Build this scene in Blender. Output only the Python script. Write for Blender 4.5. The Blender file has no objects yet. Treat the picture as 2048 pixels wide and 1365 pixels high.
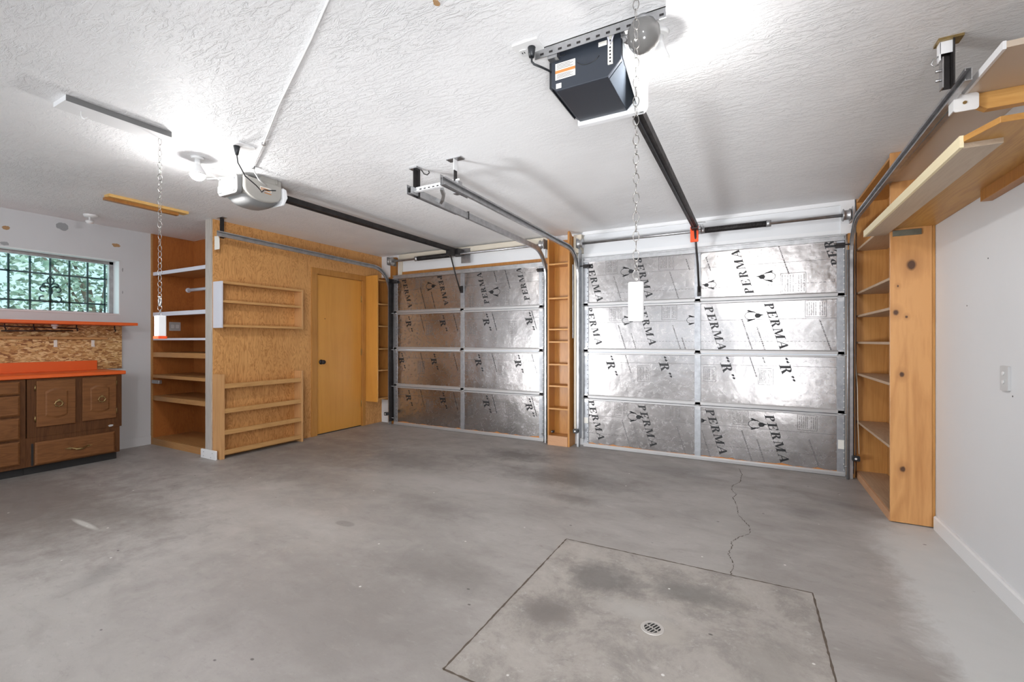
import bpy, bmesh, math, random
from mathutils import Vector, Matrix

# ------------------------------------------------------------------ camera, light, exposure
SC = bpy.context.scene
COL = SC.collection
CEIL = 2.46
cam = bpy.data.cameras.new('camera')
cam.sensor_width = 36.0
cam.lens = 36.0 * 896.0 / 2048.0
cam.clip_start = 0.02
co = bpy.data.objects.new('camera', cam)
COL.objects.link(co)
co.location = (0, 0, 1.206)
co.rotation_euler = (math.radians(90), 0, math.radians(28.2))
SC.camera = co

w = bpy.data.worlds.new('daylight')
SC.world = w
w.use_nodes = True
wn = w.node_tree
bg = wn.nodes['Background']
bg.inputs[0].default_value = (0.80, 0.90, 1.0, 1)
bg.inputs[1].default_value = 1.1


def area(name, loc, rot, sx, sy, power, color=(1, 1, 1), spread=180):
    l = bpy.data.lights.new(name, 'AREA')
    l.shape = 'RECTANGLE'
    l.size, l.size_y = sx, sy
    l.energy = power
    l.color = color
    l.spread = math.radians(spread)
    o = bpy.data.objects.new(name, l)
    COL.objects.link(o)
    o.location = loc
    o.rotation_euler = [math.radians(a) for a in rot]
    return o


# added fill lights at invented openings of the unseen back wall
area('added_back_fill', (-0.9, -2.72, 1.40), (72, 0, 0), 3.3, 1.5, 4, (0.965, 0.985, 1))
area('added_back_fill', (-4.4, -2.72, 1.40), (66, 0, 0), 2.3, 1.5, 24, (0.965, 0.985, 1))
# added key light behind the camera, with no known lamp there
kl = bpy.data.lights.new('added_key_light', 'POINT')
kl.energy = 90
kl.shadow_soft_size = 0.10
kl.color = (0.98, 0.99, 1)
ko = bpy.data.objects.new('added_key_light', kl)
COL.objects.link(ko)
ko.location = (0.25, -1.9, 2.35)
# added fill lights behind the camera, aimed up and across the room
area('added_bounce_fill', (-4.3, -1.0, 0.40), (104, 0, -36), 0.8, 0.8, 17, (0.965, 0.985, 1), 58)
area('added_bounce_fill', (0.6, -1.2, 0.30), (106, 0, 30), 0.8, 0.8, 19, (0.965, 0.985, 1), 64)
# daylight coming in at the barred window on the left
area('daylight_left_window', (-6.62, 1.5, 1.85), (0, -90, 0), 0.8, 1.6, 5, (0.9, 1, 1))
sun = bpy.data.lights.new('sun', 'SUN')
sun.energy = 2.2
sun.angle = math.radians(2)
so = bpy.data.objects.new('sun', sun)
COL.objects.link(so)
so.rotation_euler = (math.radians(50), 0, math.radians(65))

SC.view_settings.view_transform = 'Standard'
SC.view_settings.look = 'None'
SC.view_settings.exposure = 0.48
SC.view_settings.gamma = 1.0
SC.view_settings.use_curve_mapping = False
SC.cycles.use_denoising = True
SC.cycles.max_bounces = 8
SC.cycles.diffuse_bounces = 5
SC.cycles.sample_clamp_indirect = 6.0
BULB = 540.0
R = random.Random(7)


# ------------------------------------------------------------------ mesh helpers
class MB:
    def __init__(self):
        self.v, self.f, self.s = [], [], []

    def add(self, vs, fs, smooth=False):
        n = len(self.v)
        self.v += [tuple(p) for p in vs]
        for f in fs:
            self.f.append([i + n for i in f])
            self.s.append(smooth)
        return self

    def box(self, x0, x1, y0, y1, z0, z1):
        if x0 > x1: x0, x1 = x1, x0
        if y0 > y1: y0, y1 = y1, y0
        if z0 > z1: z0, z1 = z1, z0
        vs = [(x, y, z) for z in (z0, z1) for y in (y0, y1) for x in (x0, x1)]
        return self.add(vs, [(0, 2, 3, 1), (4, 5, 7, 6), (0, 1, 5, 4), (2, 6, 7, 3), (0, 4, 6, 2), (1, 3, 7, 5)])

    def prism(self, pts, axis, a0, a1, smooth=False):
        """pts: 2-D outline; axis 'x': (y,z), 'y': (x,z), 'z': (x,y)"""
        def P(p, a):
            return {'x': (a, p[0], p[1]), 'y': (p[0], a, p[1]), 'z': (p[0], p[1], a)}[axis]
        n = len(pts)
        vs = [P(p, a0) for p in pts] + [P(p, a1) for p in pts]
        area2 = sum(pts[i][0] * pts[(i + 1) % n][1] - pts[(i + 1) % n][0] * pts[i][1] for i in range(n))
        fs = [(i, (i + 1) % n, (i + 1) % n + n, i + n) for i in range(n)]
        self.add(vs, fs, smooth)
        self.add(vs, [list(range(n))[::-1], [i + n for i in range(n)]])
        return self

    def cyl(self, p0, p1, r0, r1=None, seg=16, caps=True, smooth=True):
        r1 = r0 if r1 is None else r1
        p0, p1 = Vector(p0), Vector(p1)
        d = (p1 - p0).normalized()
        a = d.orthogonal().normalized()
        b = d.cross(a)
        vs = []
        for p, r in ((p0, r0), (p1, r1)):
            for i in range(seg):
                t = 2 * math.pi * i / seg
                vs.append(p + (a * math.cos(t) + b * math.sin(t)) * r)
        self.add(vs, [(i, (i + 1) % seg, (i + 1) % seg + seg, i + seg) for i in range(seg)], smooth)
        if caps:
            self.add(vs, [list(range(seg))[::-1], [i + seg for i in range(seg)]])
        return self

    def lathe(self, c, prof, seg=24, axis='z', smooth=True):
        """prof: (radius, height along axis)"""
        vs = []
        for r, h in prof:
            for i in range(seg):
                t = 2 * math.pi * i / seg
                u, v = r * math.cos(t), r * math.sin(t)
                o = {'z': (u, v, h), 'x': (h, u, v), 'y': (v, h, u)}[axis]
                vs.append((c[0] + o[0], c[1] + o[1], c[2] + o[2]))
        fs = []
        for k in range(len(prof) - 1):
            for i in range(seg):
                j = (i + 1) % seg
                fs.append((k * seg + i, k * seg + j, (k + 1) * seg + j, (k + 1) * seg + i))
        return self.add(vs, fs, smooth)

    def tube(self, pts, r, seg=8, closed=False, smooth=True):
        pts = [Vector(p) for p in pts]
        n = len(pts)
        a = None
        vs = []
        for i in range(n):
            if closed:
                d = (pts[(i + 1) % n] - pts[i - 1]).normalized()
            else:
                d = (pts[min(i + 1, n - 1)] - pts[max(i - 1, 0)]).normalized()
            if a is None:
                a = d.orthogonal().normalized()
            else:
                a = (a - d * a.dot(d)).normalized()
            b = d.cross(a)
            for k in range(seg):
                t = 2 * math.pi * k / seg
                vs.append(pts[i] + (a * math.cos(t) + b * math.sin(t)) * r)
        fs = []
        m = n if closed else n - 1
        for i in range(m):
            j = (i + 1) % n
            for k in range(seg):
                l = (k + 1) % seg
                fs.append((i * seg + k, i * seg + l, j * seg + l, j * seg + k))
        self.add(vs, fs, smooth)
        if not closed:
            self.add(vs, [list(range(seg))[::-1], [(n - 1) * seg + k for k in range(seg)]])
        return self

    def sphere(self, c, r, seg=20, rings=12, sz=1.0):
        prof = [(max(1e-4, r * math.sin(math.pi * i / rings)), -r * sz * math.cos(math.pi * i / rings)) for i in range(rings + 1)]
        return self.lathe(c, prof, seg)

    def rounded(self, x0, x1, y0, y1, z0, z1, rad, axis='z', n=5):
        """box whose outline across `axis` has rounded corners"""
        dims = {'z': (x0, x1, y0, y1, z0, z1), 'y': (x0, x1, z0, z1, y0, y1), 'x': (y0, y1, z0, z1, x0, x1)}[axis]
        a0, a1, b0, b1, c0, c1 = dims
        pts = []
        for cx, cy, t0 in ((a1 - rad, b1 - rad, 0), (a0 + rad, b1 - rad, 90), (a0 + rad, b0 + rad, 180), (a1 - rad, b0 + rad, 270)):
            for i in range(n + 1):
                t = math.radians(t0 + 90 * i / n)
                pts.append((cx + rad * math.cos(t), cy + rad * math.sin(t)))
        return self.prism(pts, axis, c0, c1)

    def xform(self, M):
        self.v = [tuple(M @ Vector(p)) for p in self.v]
        return self


def link(o, parent=None):
    COL.objects.link(o)
    if parent:
        o.parent = parent
    return o


def obj(name, mb, mat, parent=None, bevel=0.0, label=None, origin=None):
    """one mesh object; geometry given in world coordinates"""
    me = bpy.data.meshes.new(name)
    if parent is not None:
        base = WP[parent.name]
    else:
        base = Vector(origin) if origin is not None else Vector((0, 0, 0))
        if origin is None:
            xs = [p[0] for p in mb.v]; ys = [p[1] for p in mb.v]; zs = [p[2] for p in mb.v]
            base = Vector(((min(xs) + max(xs)) / 2, (min(ys) + max(ys)) / 2, min(zs)))
    me.from_pydata([Vector(p) - base for p in mb.v], [], mb.f)
    me.polygons.foreach_set('use_smooth', mb.s)
    me.update()
    bm = bmesh.new(); bm.from_mesh(me)
    bmesh.ops.remove_doubles(bm, verts=bm.verts, dist=1e-6)
    bmesh.ops.recalc_face_normals(bm, faces=bm.faces)
    bm.to_mesh(me); bm.free()
    me.materials.append(mat)
    o = bpy.data.objects.new(name, me)
    link(o, parent)
    if parent is None:
        o.location = base
        WP[o.name] = base
    else:
        WP[o.name] = base
    if bevel:
        m = o.modifiers.new('bevel', 'BEVEL')
        m.width = bevel; m.segments = 2; m.limit_method = 'ANGLE'; m.angle_limit = math.radians(50)
    if label:
        o['label'] = label
    return o


WP = {}


def thing(name, label, cat, loc, group=None):
    o = bpy.data.objects.new(name, None)
    o.empty_display_size = 0.1
    link(o)
    o.location = loc
    WP[o.name] = Vector(loc)
    o['label'] = label
    o['category'] = cat
    if group:
        o['group'] = group
    return o


def tag(o, label, cat, group=None):
    o['label'] = label; o['category'] = cat
    if group: o['group'] = group
    return o


def struct(name, mb, mat, parent=None, bevel=0.0, label=None):
    o = obj(name, mb, mat, parent, bevel, label)
    if parent is None:
        o['kind'] = 'structure'
    return o


def structroot(name, loc, label=None):
    o = bpy.data.objects.new(name, None)
    link(o); o.location = loc; WP[o.name] = Vector(loc); o['kind'] = 'structure'
    if label: o['label'] = label
    return o


B = lambda *a: MB().box(*a)


# ------------------------------------------------------------------ materials
def mat(name, color=(.8, .8, .8), rough=.5, metal=0.0, spec=.5, emit=None, estr=0):
    m = bpy.data.materials.new(name)
    m.use_nodes = True
    b = m.node_tree.nodes['Principled BSDF']
    b.inputs['Base Color'].default_value = (*color, 1)
    b.inputs['Roughness'].default_value = rough
    b.inputs['Metallic'].default_value = metal
    b.inputs['Specular IOR Level'].default_value = spec
    if emit:
        b.inputs['Emission Color'].default_value = (*emit, 1)
        b.inputs['Emission Strength'].default_value = estr
    return m


class NT:
    """tiny node helper"""
    def __init__(self, m):
        self.t = m.node_tree; self.b = self.t.nodes['Principled BSDF']

    def n(self, typ, **kw):
        x = self.t.nodes.new(typ)
        for k, v in kw.items():
            setattr(x, k, v)
        return x

    def l(self, a, b):
        self.t.links.new(a, b)

    def coord(self, scale=(1, 1, 1), loc=(0, 0, 0), rot=(0, 0, 0)):
        c = self.n('ShaderNodeTexCoord'); mp = self.n('ShaderNodeMapping')
        mp.inputs['Scale'].default_value = scale
        mp.inputs['Location'].default_value = loc
        mp.inputs['Rotation'].default_value = rot
        self.l(c.outputs['Object'], mp.inputs['Vector'])
        return mp.outputs[0]

    def noise(self, vec, scale, detail=4, rough=.55, dist=0.0):
        x = self.n('ShaderNodeTexNoise')
        x.inputs['Scale'].default_value = scale; x.inputs['Detail'].default_value = detail
        x.inputs['Roughness'].default_value = rough; x.inputs['Distortion'].default_value = dist
        self.l(vec, x.inputs['Vector'])
        return x.outputs['Fac']

    def ramp(self, fac, stops):
        x = self.n('ShaderNodeValToRGB')
        e = x.color_ramp.elements
        while len(e) < len(stops): e.new(0.5)
        for i, (p, c) in enumerate(stops):
            e[i].position = p
            e[i].color = (*c, 1) if isinstance(c, (tuple, list)) else (c, c, c, 1)
        self.l(fac, x.inputs['Fac'])
        return x.outputs['Color']

    def mix(self, a, b, fac, mode='MIX'):
        x = self.n('ShaderNodeMix', data_type='RGBA', blend_type=mode)
        for s, v in ((x.inputs[6], a), (x.inputs[7], b), (x.inputs[0], fac)):
            if hasattr(v, 'is_linked'): self.l(v, s)
            elif isinstance(v, (int, float)): s.default_value = v
            else: s.default_value = (*v, 1)
        return x.outputs[2]

    def math(self, op, a, b=0.0, c=None, clamp=False):
        x = self.n('ShaderNodeMath', operation=op, use_clamp=clamp)
        for s, v in zip(x.inputs, (a, b, c)):
            if v is None: continue
            if hasattr(v, 'is_linked'): self.l(v, s)
            else: s.default_value = v
        return x.outputs[0]

    def bump(self, h, strength=.3, dist=.01):
        x = self.n('ShaderNodeBump')
        x.inputs['Strength'].default_value = strength; x.inputs['Distance'].default_value = dist
        self.l(h, x.inputs['Height']); self.l(x.outputs[0], self.b.inputs['Normal'])
        return x

    def color(self, c): self.l(c, self.b.inputs['Base Color'])


def wood(name, light, dark, axis='z', rough=.45, scale=1.0, contrast=1.0, knots=None, rings=2.2, dist=1.2, seed=0, spec=.4):
    m = mat(name, light, rough, spec=spec)
    t = NT(m)
    s = {'x': (.10, 1, 1), 'y': (1, .10, 1), 'z': (1, 1, .10)}[axis]
    s = tuple(q * scale for q in s)
    v = t.coord(s, (seed * 3.1, seed * 1.7, seed * 2.3))
    n1 = t.noise(v, 5, 3, .5, dist)
    r = t.math('FRACT', t.math('MULTIPLY', n1, 6.0 * rings))
    r = t.math('ABSOLUTE', t.math('SUBTRACT', r, .5))          # 0..0.5
    grain = t.ramp(r, [(0.0, 1.0), (.28, .35), (.5, 0.0)])
    fine = t.noise(v, 60, 4, .6)
    big = t.noise(t.coord((1, 1, 1), (seed, 0, 0)), 1.6, 3)
    f = t.math('ADD', t.math('MULTIPLY', grain, .55 * contrast), t.math('MULTIPLY', t.math('SUBTRACT', fine, .5), 1.1 * contrast))
    f = t.math('ADD', f, t.math('MULTIPLY', t.math('SUBTRACT', big, .5), .9), clamp=True)
    c = t.mix(light, dark, f)
    if knots:
        for (kx, ky, kz, rr) in knots:
            g = t.n('ShaderNodeVectorMath', operation='DISTANCE')
            t.l(t.coord((1, 1, .75), (0, 0, 0)), g.inputs[0])
            g.inputs[1].default_value = (kx, ky, kz * .75)
            d = t.math('ADD', g.outputs['Value'], t.math('MULTIPLY', t.math('SUBTRACT', fine, .5), .012))
            core = t.ramp(t.math('DIVIDE', d, rr), [(.55, 1.0), (1.0, 0.0)])
            halo = t.ramp(t.math('DIVIDE', d, rr * 2.8), [(.3, .45), (1.0, 0.0)])
            c = t.mix(c, tuple(q * .75 for q in dark), halo)
            c = t.mix(c, (.085, .035, .015), core)
    t.color(c)
    t.bump(fine, .12, .003)
    return m


def plywood(name, light, dark, rough=.5, seed=0, contrast=1.0):
    """rotary-cut fir plywood: wavy, broken vertical figure"""
    m = mat(name, light, rough, spec=.35)
    t = NT(m)
    v = t.coord((1.0, 1.0, .26), (seed, seed * 2, 0))
    n1 = t.noise(v, 9, 3, .55, 2.4)
    r = t.math('FRACT', t.math('MULTIPLY', n1, 7.0))
    r = t.math('ABSOLUTE', t.math('SUBTRACT', r, .5))
    g = t.ramp(r, [(.0, 1.0), (.13, .5), (.3, .05), (.5, 0.0)])
    fine = t.noise(t.coord((1, 1, .07)), 90, 3, .6)
    big = t.noise(t.coord((1, 1, .35)), 2.2, 3)
    f = t.math('ADD', t.math('MULTIPLY', g, .6 * contrast), t.math('MULTIPLY', t.math('SUBTRACT', fine, .45), .8))
    f = t.math('ADD', f, t.math('MULTIPLY', t.math('SUBTRACT', big, .5), 1.2), clamp=True)
    t.color(t.mix(light, dark, f))
    t.bump(g, .08, .002)
    return m


def osb(name):
    m = mat(name, (.5, .3, .12), .6)
    t = NT(m)
    ws = t.n('ShaderNodeTexNoise'); ws.inputs['Scale'].default_value = 7
    t.l(t.coord(), ws.inputs['Vector'])
    cols, eds = [], []
    for sc, rot, st in ((24, .45, 2.6), (30, 2.2, 2.4), (27, 1.35, 2.2)):
        v = t.n('ShaderNodeVectorMath', operation='ADD')
        t.l(t.coord((1, 1, st), (sc, 0, 0), (rot, 0, 0)), v.inputs[0])
        w = t.n('ShaderNodeVectorMath', operation='SCALE'); w.inputs['Scale'].default_value = .05
        t.l(ws.outputs['Color'], w.inputs[0]); t.l(w.outputs[0], v.inputs[1])
        x = t.n('ShaderNodeTexVoronoi'); x.inputs['Scale'].default_value = sc
        t.l(v.outputs[0], x.inputs['Vector'])
        e = t.n('ShaderNodeTexVoronoi', feature='DISTANCE_TO_EDGE'); e.inputs['Scale'].default_value = sc
        t.l(v.outputs[0], e.inputs['Vector'])
        sp = t.n('ShaderNodeSeparateColor'); t.l(x.outputs['Color'], sp.inputs[0])
        cols.append(sp.outputs[0]); eds.append(t.ramp(e.outputs['Distance'], [(0.0, 1.0), (.06, 0.0)]))
    pick = t.ramp(cols[0], [(.40, 0.0), (.42, 1.0)])
    f = t.mix(cols[1], cols[2], pick)
    ed = t.mix(eds[1], eds[2], pick)
    c = t.ramp(f, [(.05, (.26, .105, .032)), (.25, (.50, .26, .085)), (.6, (.66, .41, .165)), (.9, (.78, .56, .28))])
    c = t.mix(c, (.20, .08, .025), t.math('MULTIPLY', ed, .55))
    t.color(c); t.bump(f, .2, .002)
    return m


def painted(name, color, rough=.55, bump=.12, bscale=70, spec=.3, mott=.05):
    m = mat(name, color, rough, spec=spec)
    t = NT(m)
    v = t.coord()
    n1 = t.noise(v, bscale, 4)
    n2 = t.noise(v, 1.3, 4)
    t.color(t.mix(color, tuple(c * (1 - 4 * mott) for c in color), t.ramp(n2, [(.35, 0.0), (.75, .5)])))
    t.bump(n1, bump, .002)
    return m


def metal(name, color, rough=.35, bump=.05, mott=.3, met=1.0):
    m = mat(name, color, rough, met)
    t = NT(m)
    n = t.noise(t.coord(), 14, 5, .65)
    t.color(t.mix(color, tuple(c * (1 - mott) for c in color), t.ramp(n, [(.35, 0.0), (.7, 1.0)])))
    t.l(t.ramp(n, [(.2, max(.05, rough - .08)), (.8, min(1, rough + .12))]), t.b.inputs['Roughness'])
    return m


def ceiling_mat():
    m = mat('textured_ceiling', (.80, .80, .81), .55, spec=.35)
    t = NT(m)
    v = t.coord((1, 1, 1))
    vr = t.coord((.42, 1.35, 1), (0, 0, 0), (0, 0, math.radians(20)))
    n1 = t.noise(vr, 25, 5, .66, .9)
    h = t.ramp(n1, [(.47, 0.0), (.515, .8), (.58, 1.0)])
    dens = t.noise(t.coord((1, 1, 1), (4, 2, 0)), 2.6, 4, .6)
    h = t.math('MULTIPLY', h, t.ramp(dens, [(.36, .12), (.58, 1.0)]))
    n2 = t.noise(v, 60, 4, .6, .6)
    # trowelled strongly towards the back and sides, nearly smooth near the doors
    g = t.n('ShaderNodeNewGeometry')
    mpn = t.n('ShaderNodeMapping'); mpn.inputs['Location'].default_value = (.84, -1.40, 0); mpn.inputs['Scale'].default_value = (.70, .48, 0)
    t.l(g.outputs['Position'], mpn.inputs['Vector'])
    ln = t.n('ShaderNodeVectorMath', operation='LENGTH'); t.l(mpn.outputs[0], ln.inputs[0])
    big = t.noise(v, .9, 3)
    sep = t.n('ShaderNodeSeparateXYZ'); t.l(g.outputs['Position'], sep.inputs[0])
    back = t.ramp(t.math('MULTIPLY', sep.outputs[1], .2), [(.30, 1.0), (.85, .22)])
    mask = t.math('MULTIPLY', t.ramp(t.math('ADD', ln.outputs['Value'], t.math('MULTIPLY', t.math('SUBTRACT', big, .5), .8)), [(.35, .12), (.9, 1.0)]), back)
    hh = t.math('MULTIPLY', t.math('ADD', h, t.math('MULTIPLY', n2, .55)), mask)
    hh = t.math('ADD', hh, t.math('MULTIPLY', n2, .10))
    t.bump(hh, .6, .007)
    pat = t.noise(v, 1.1, 3)
    t.color(t.mix((.88, .88, .89), (.82, .82, .83), t.ramp(pat, [(.45, 0.0), (.62, 1.0)])))
    return m


def floor_mat():
    m = mat('stained_concrete', (.36, .33, .31), .5, spec=.45)
    t = NT(m)
    c0 = t.n('ShaderNodeTexCoord'); g = t.n('ShaderNodeNewGeometry')
    P = g.outputs['Position']                 # the floor lies in world metres
    def mp(scale, loc=(0, 0, 0), rot=0):
        x = t.n('ShaderNodeMapping'); x.inputs['Scale'].default_value = scale; x.inputs['Location'].default_value = loc
        x.inputs['Rotation'].default_value = (0, 0, rot)
        t.l(P, x.inputs['Vector']); return x.outputs[0]
    broad = t.noise(mp((.55, 1.0, 1), rot=.15), 1.1, 5, .6, .6)
    mid = t.noise(mp((.8, 1.3, 1), rot=.25), 4.5, 6, .62, .5)
    fine = t.noise(mp((.7, 1.2, 1), rot=.3), 60, 6, .78)
    grit = t.noise(mp((.6, 1.3, 1), (2, 2, 0), .3), 22, 8, .75, .3)
    c = t.ramp(broad, [(.30, (.27, .246, .23)), (.50, (.365, .34, .32)), (.72, (.43, .402, .382))])
    c = t.mix(c, (.22, .195, .18), t.ramp(mid, [(.50, 0.0), (.80, .45)]))
    c = t.mix(c, (.48, .455, .43), t.ramp(mid, [(.22, .45), (.42, 0.0)]))
    c = t.mix(c, (.16, .145, .13), t.ramp(fine, [(.58, 0.0), (.80, .5)]))
    c = t.mix(c, (.20, .18, .165), t.ramp(grit, [(.56, 0.0), (.72, .45)]))
    c = t.mix(c, (.55, .525, .50), t.ramp(grit, [(.30, .4), (.42, 0.0)]))
    nz = t.math('MULTIPLY', t.math('SUBTRACT', t.noise(mp((1, 1, 1)), 6, 9, .74, .3), .5), 1.9)

    def blob(c, x, y, rx, ry, col, s, edge=.45, nzs=1.0):
        v = mp((1 / rx, 1 / ry, 0), (-x / rx, -y / ry, 0))
        ln = t.n('ShaderNodeVectorMath', operation='LENGTH'); t.l(v, ln.inputs[0])
        d = t.math('ADD', ln.outputs['Value'], t.math('MULTIPLY', nz, nzs))
        return t.mix(c, col, t.ramp(d, [(edge, s), (1.0, 0.0)]))
    dk = (.15, .135, .125)
    # dull dirty areas towards the left cabinets and by the closet
    c = blob(c, -4.9, 1.2, 1.9, .95, (.17, .145, .13), .75, .3)
    c = blob(c, -4.2, 3.3, 1.0, 1.3, (.185, .165, .15), .6, .3)
    c = blob(c, -3.1, 3.5, .8, .5, (.17, .155, .145), .55, .2)
    c = blob(c, -2.2, 4.2, .50, .28, dk, .85, .25)
    c = blob(c, -2.6, 3.9, .35, .2, dk, .4, .2)
    c = blob(c, -1.5, 3.7, .9, .32, (.17, .155, .145), .7, .2)
    c = blob(c, -1.2, 3.25, .35, .14, dk, .55, .2)
    c = blob(c, -2.0, 2.6, .5, .2, (.19, .17, .16), .5, .2)
    c = blob(c, -1.5, 1.9, .6, .2, (.20, .18, .17), .5, .2)
    c = blob(c, -3.4, 2.6, .9, .25, (.21, .19, .175), .5, .2)
    c = blob(c, -2.9, 2.0, .8, .22, (.47, .44, .42), .5, .2)
    c = blob(c, -2.2, 3.1, .9, .22, (.45, .42, .40), .5, .2)
    c = blob(c, -.6, 4.4, .45, .25, (.20, .19, .18), .45, .2)
    c = blob(c, .33, 3.75, .26, .16, dk, .55, .2, .6)
    c = blob(c, .60, 4.05, .22, .12, dk, .5, .2, .6)
    c = blob(c, -1.8, 1.3, 1.4, .55, (.24, .215, .205), .5, .2)
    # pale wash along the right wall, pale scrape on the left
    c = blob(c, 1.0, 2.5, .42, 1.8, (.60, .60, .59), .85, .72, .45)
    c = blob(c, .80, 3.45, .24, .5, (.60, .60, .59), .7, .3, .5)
    c = blob(c, -.15, 3.3, .22, 1.2, (.42, .40, .375), .45, .2)
    c = blob(c, -3.87, 1.27, .22, .025, (.52, .50, .47), .9, .5, .25)
    c = blob(c, -2.37, 2.085, .085, .04, (.24, .225, .21), .7, .75, .25)
    # the square slab round the drain: weathered patches
    sx = t.n('ShaderNodeSeparateXYZ'); t.l(P, sx.inputs[0])
    inx = t.math('MULTIPLY', t.math('GREATER_THAN', sx.outputs[0], -1.0), t.math('LESS_THAN', sx.outputs[0], .262))
    iny = t.math('MULTIPLY', t.math('GREATER_THAN', sx.outputs[1], 1.32), t.math('LESS_THAN', sx.outputs[1], 2.565))
    ins = t.math('MULTIPLY', inx, iny)
    sc = t.ramp(t.noise(mp((1, 1, 1), (3, 1, 0)), 3.4, 12, .80, .3), [(.34, (.46, .425, .388)), (.48, (.385, .352, .32)), (.56, (.29, .264, .242)), (.70, (.19, .172, .16))])
    sc = t.mix(sc, (.50, .475, .45), t.ramp(t.noise(mp((1, 1, 1), (7, 2, 0)), 18, 9, .78), [(.57, 0.0), (.63, .75)]))
    sc = blob(sc, -.66, 2.22, .24, .17, (.13, .12, .115), .85, .45)
    sc = blob(sc, -.25, 2.28, .26, .11, (.15, .14, .13), .8, .45)
    sc = blob(sc, -.80, 1.85, .16, .12, (.17, .15, .14), .75, .5)
    sc = blob(sc, .08, 1.9, .16, .30, (.24, .22, .20), .5, .4)
    sc = blob(sc, -.45, 2.02, .20, .09, (.46, .44, .41), .8, .2, .5)
    sc = blob(sc, -.33, 1.93, .13, .10, (.42, .385, .34), .85, .4, .4)
    sc = blob(sc, -.82, 1.80, .10, .16, (.17, .15, .14), .6, .2)
    c = t.mix(c, sc, t.math('MULTIPLY', ins, .8))
    # tiny paint specks
    sp = t.n('ShaderNodeTexVoronoi'); sp.inputs['Scale'].default_value = 5.5; t.l(P, sp.inputs['Vector'])
    c = t.mix(c, (.72, .70, .67), t.ramp(sp.outputs['Distance'], [(.028, 1.0), (.040, 0.0)]))
    sp = t.n('ShaderNodeTexVoronoi'); sp.inputs['Scale'].default_value = 4.1; t.l(mp((1, 1.6, 1), (3, 5, 0)), sp.inputs['Vector'])
    c = t.mix(c, (.09, .08, .075), t.ramp(sp.outputs['Distance'], [(.026, .9), (.045, 0.0)]))
    t.color(c)
    t.l(t.ramp(mid, [(.3, .38), (.7, .6)]), t.b.inputs['Roughness'])
    t.bump(t.math('ADD', fine, t.math('MULTIPLY', mid, 1.2)), .16, .004)
    return m


def foil_mat():
    m = mat('foil_facing', (.42, .40, .395), .3, 1.0)
    t = NT(m)
    v = t.coord()
    n = t.noise(v, 4, 3, .5)
    f = t.noise(v, 120, 3, .6)
    w2 = t.noise(v, 26, 4, .6, 1.0)
    h = t.math('ADD', t.math('MULTIPLY', n, 1.1), t.math('ADD', t.math('MULTIPLY', f, .035), t.math('MULTIPLY', w2, .05)))
    t.bump(h, .30, .02)
    t.color(t.mix((.46, .435, .43), (.35, .335, .33), t.ramp(t.noise(v, 2.1, 4), [(.35, 0.0), (.7, 1.0)])))
    t.l(t.ramp(w2, [(.3, .20), (.7, .30)]), t.b.inputs['Roughness'])
    return m


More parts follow.
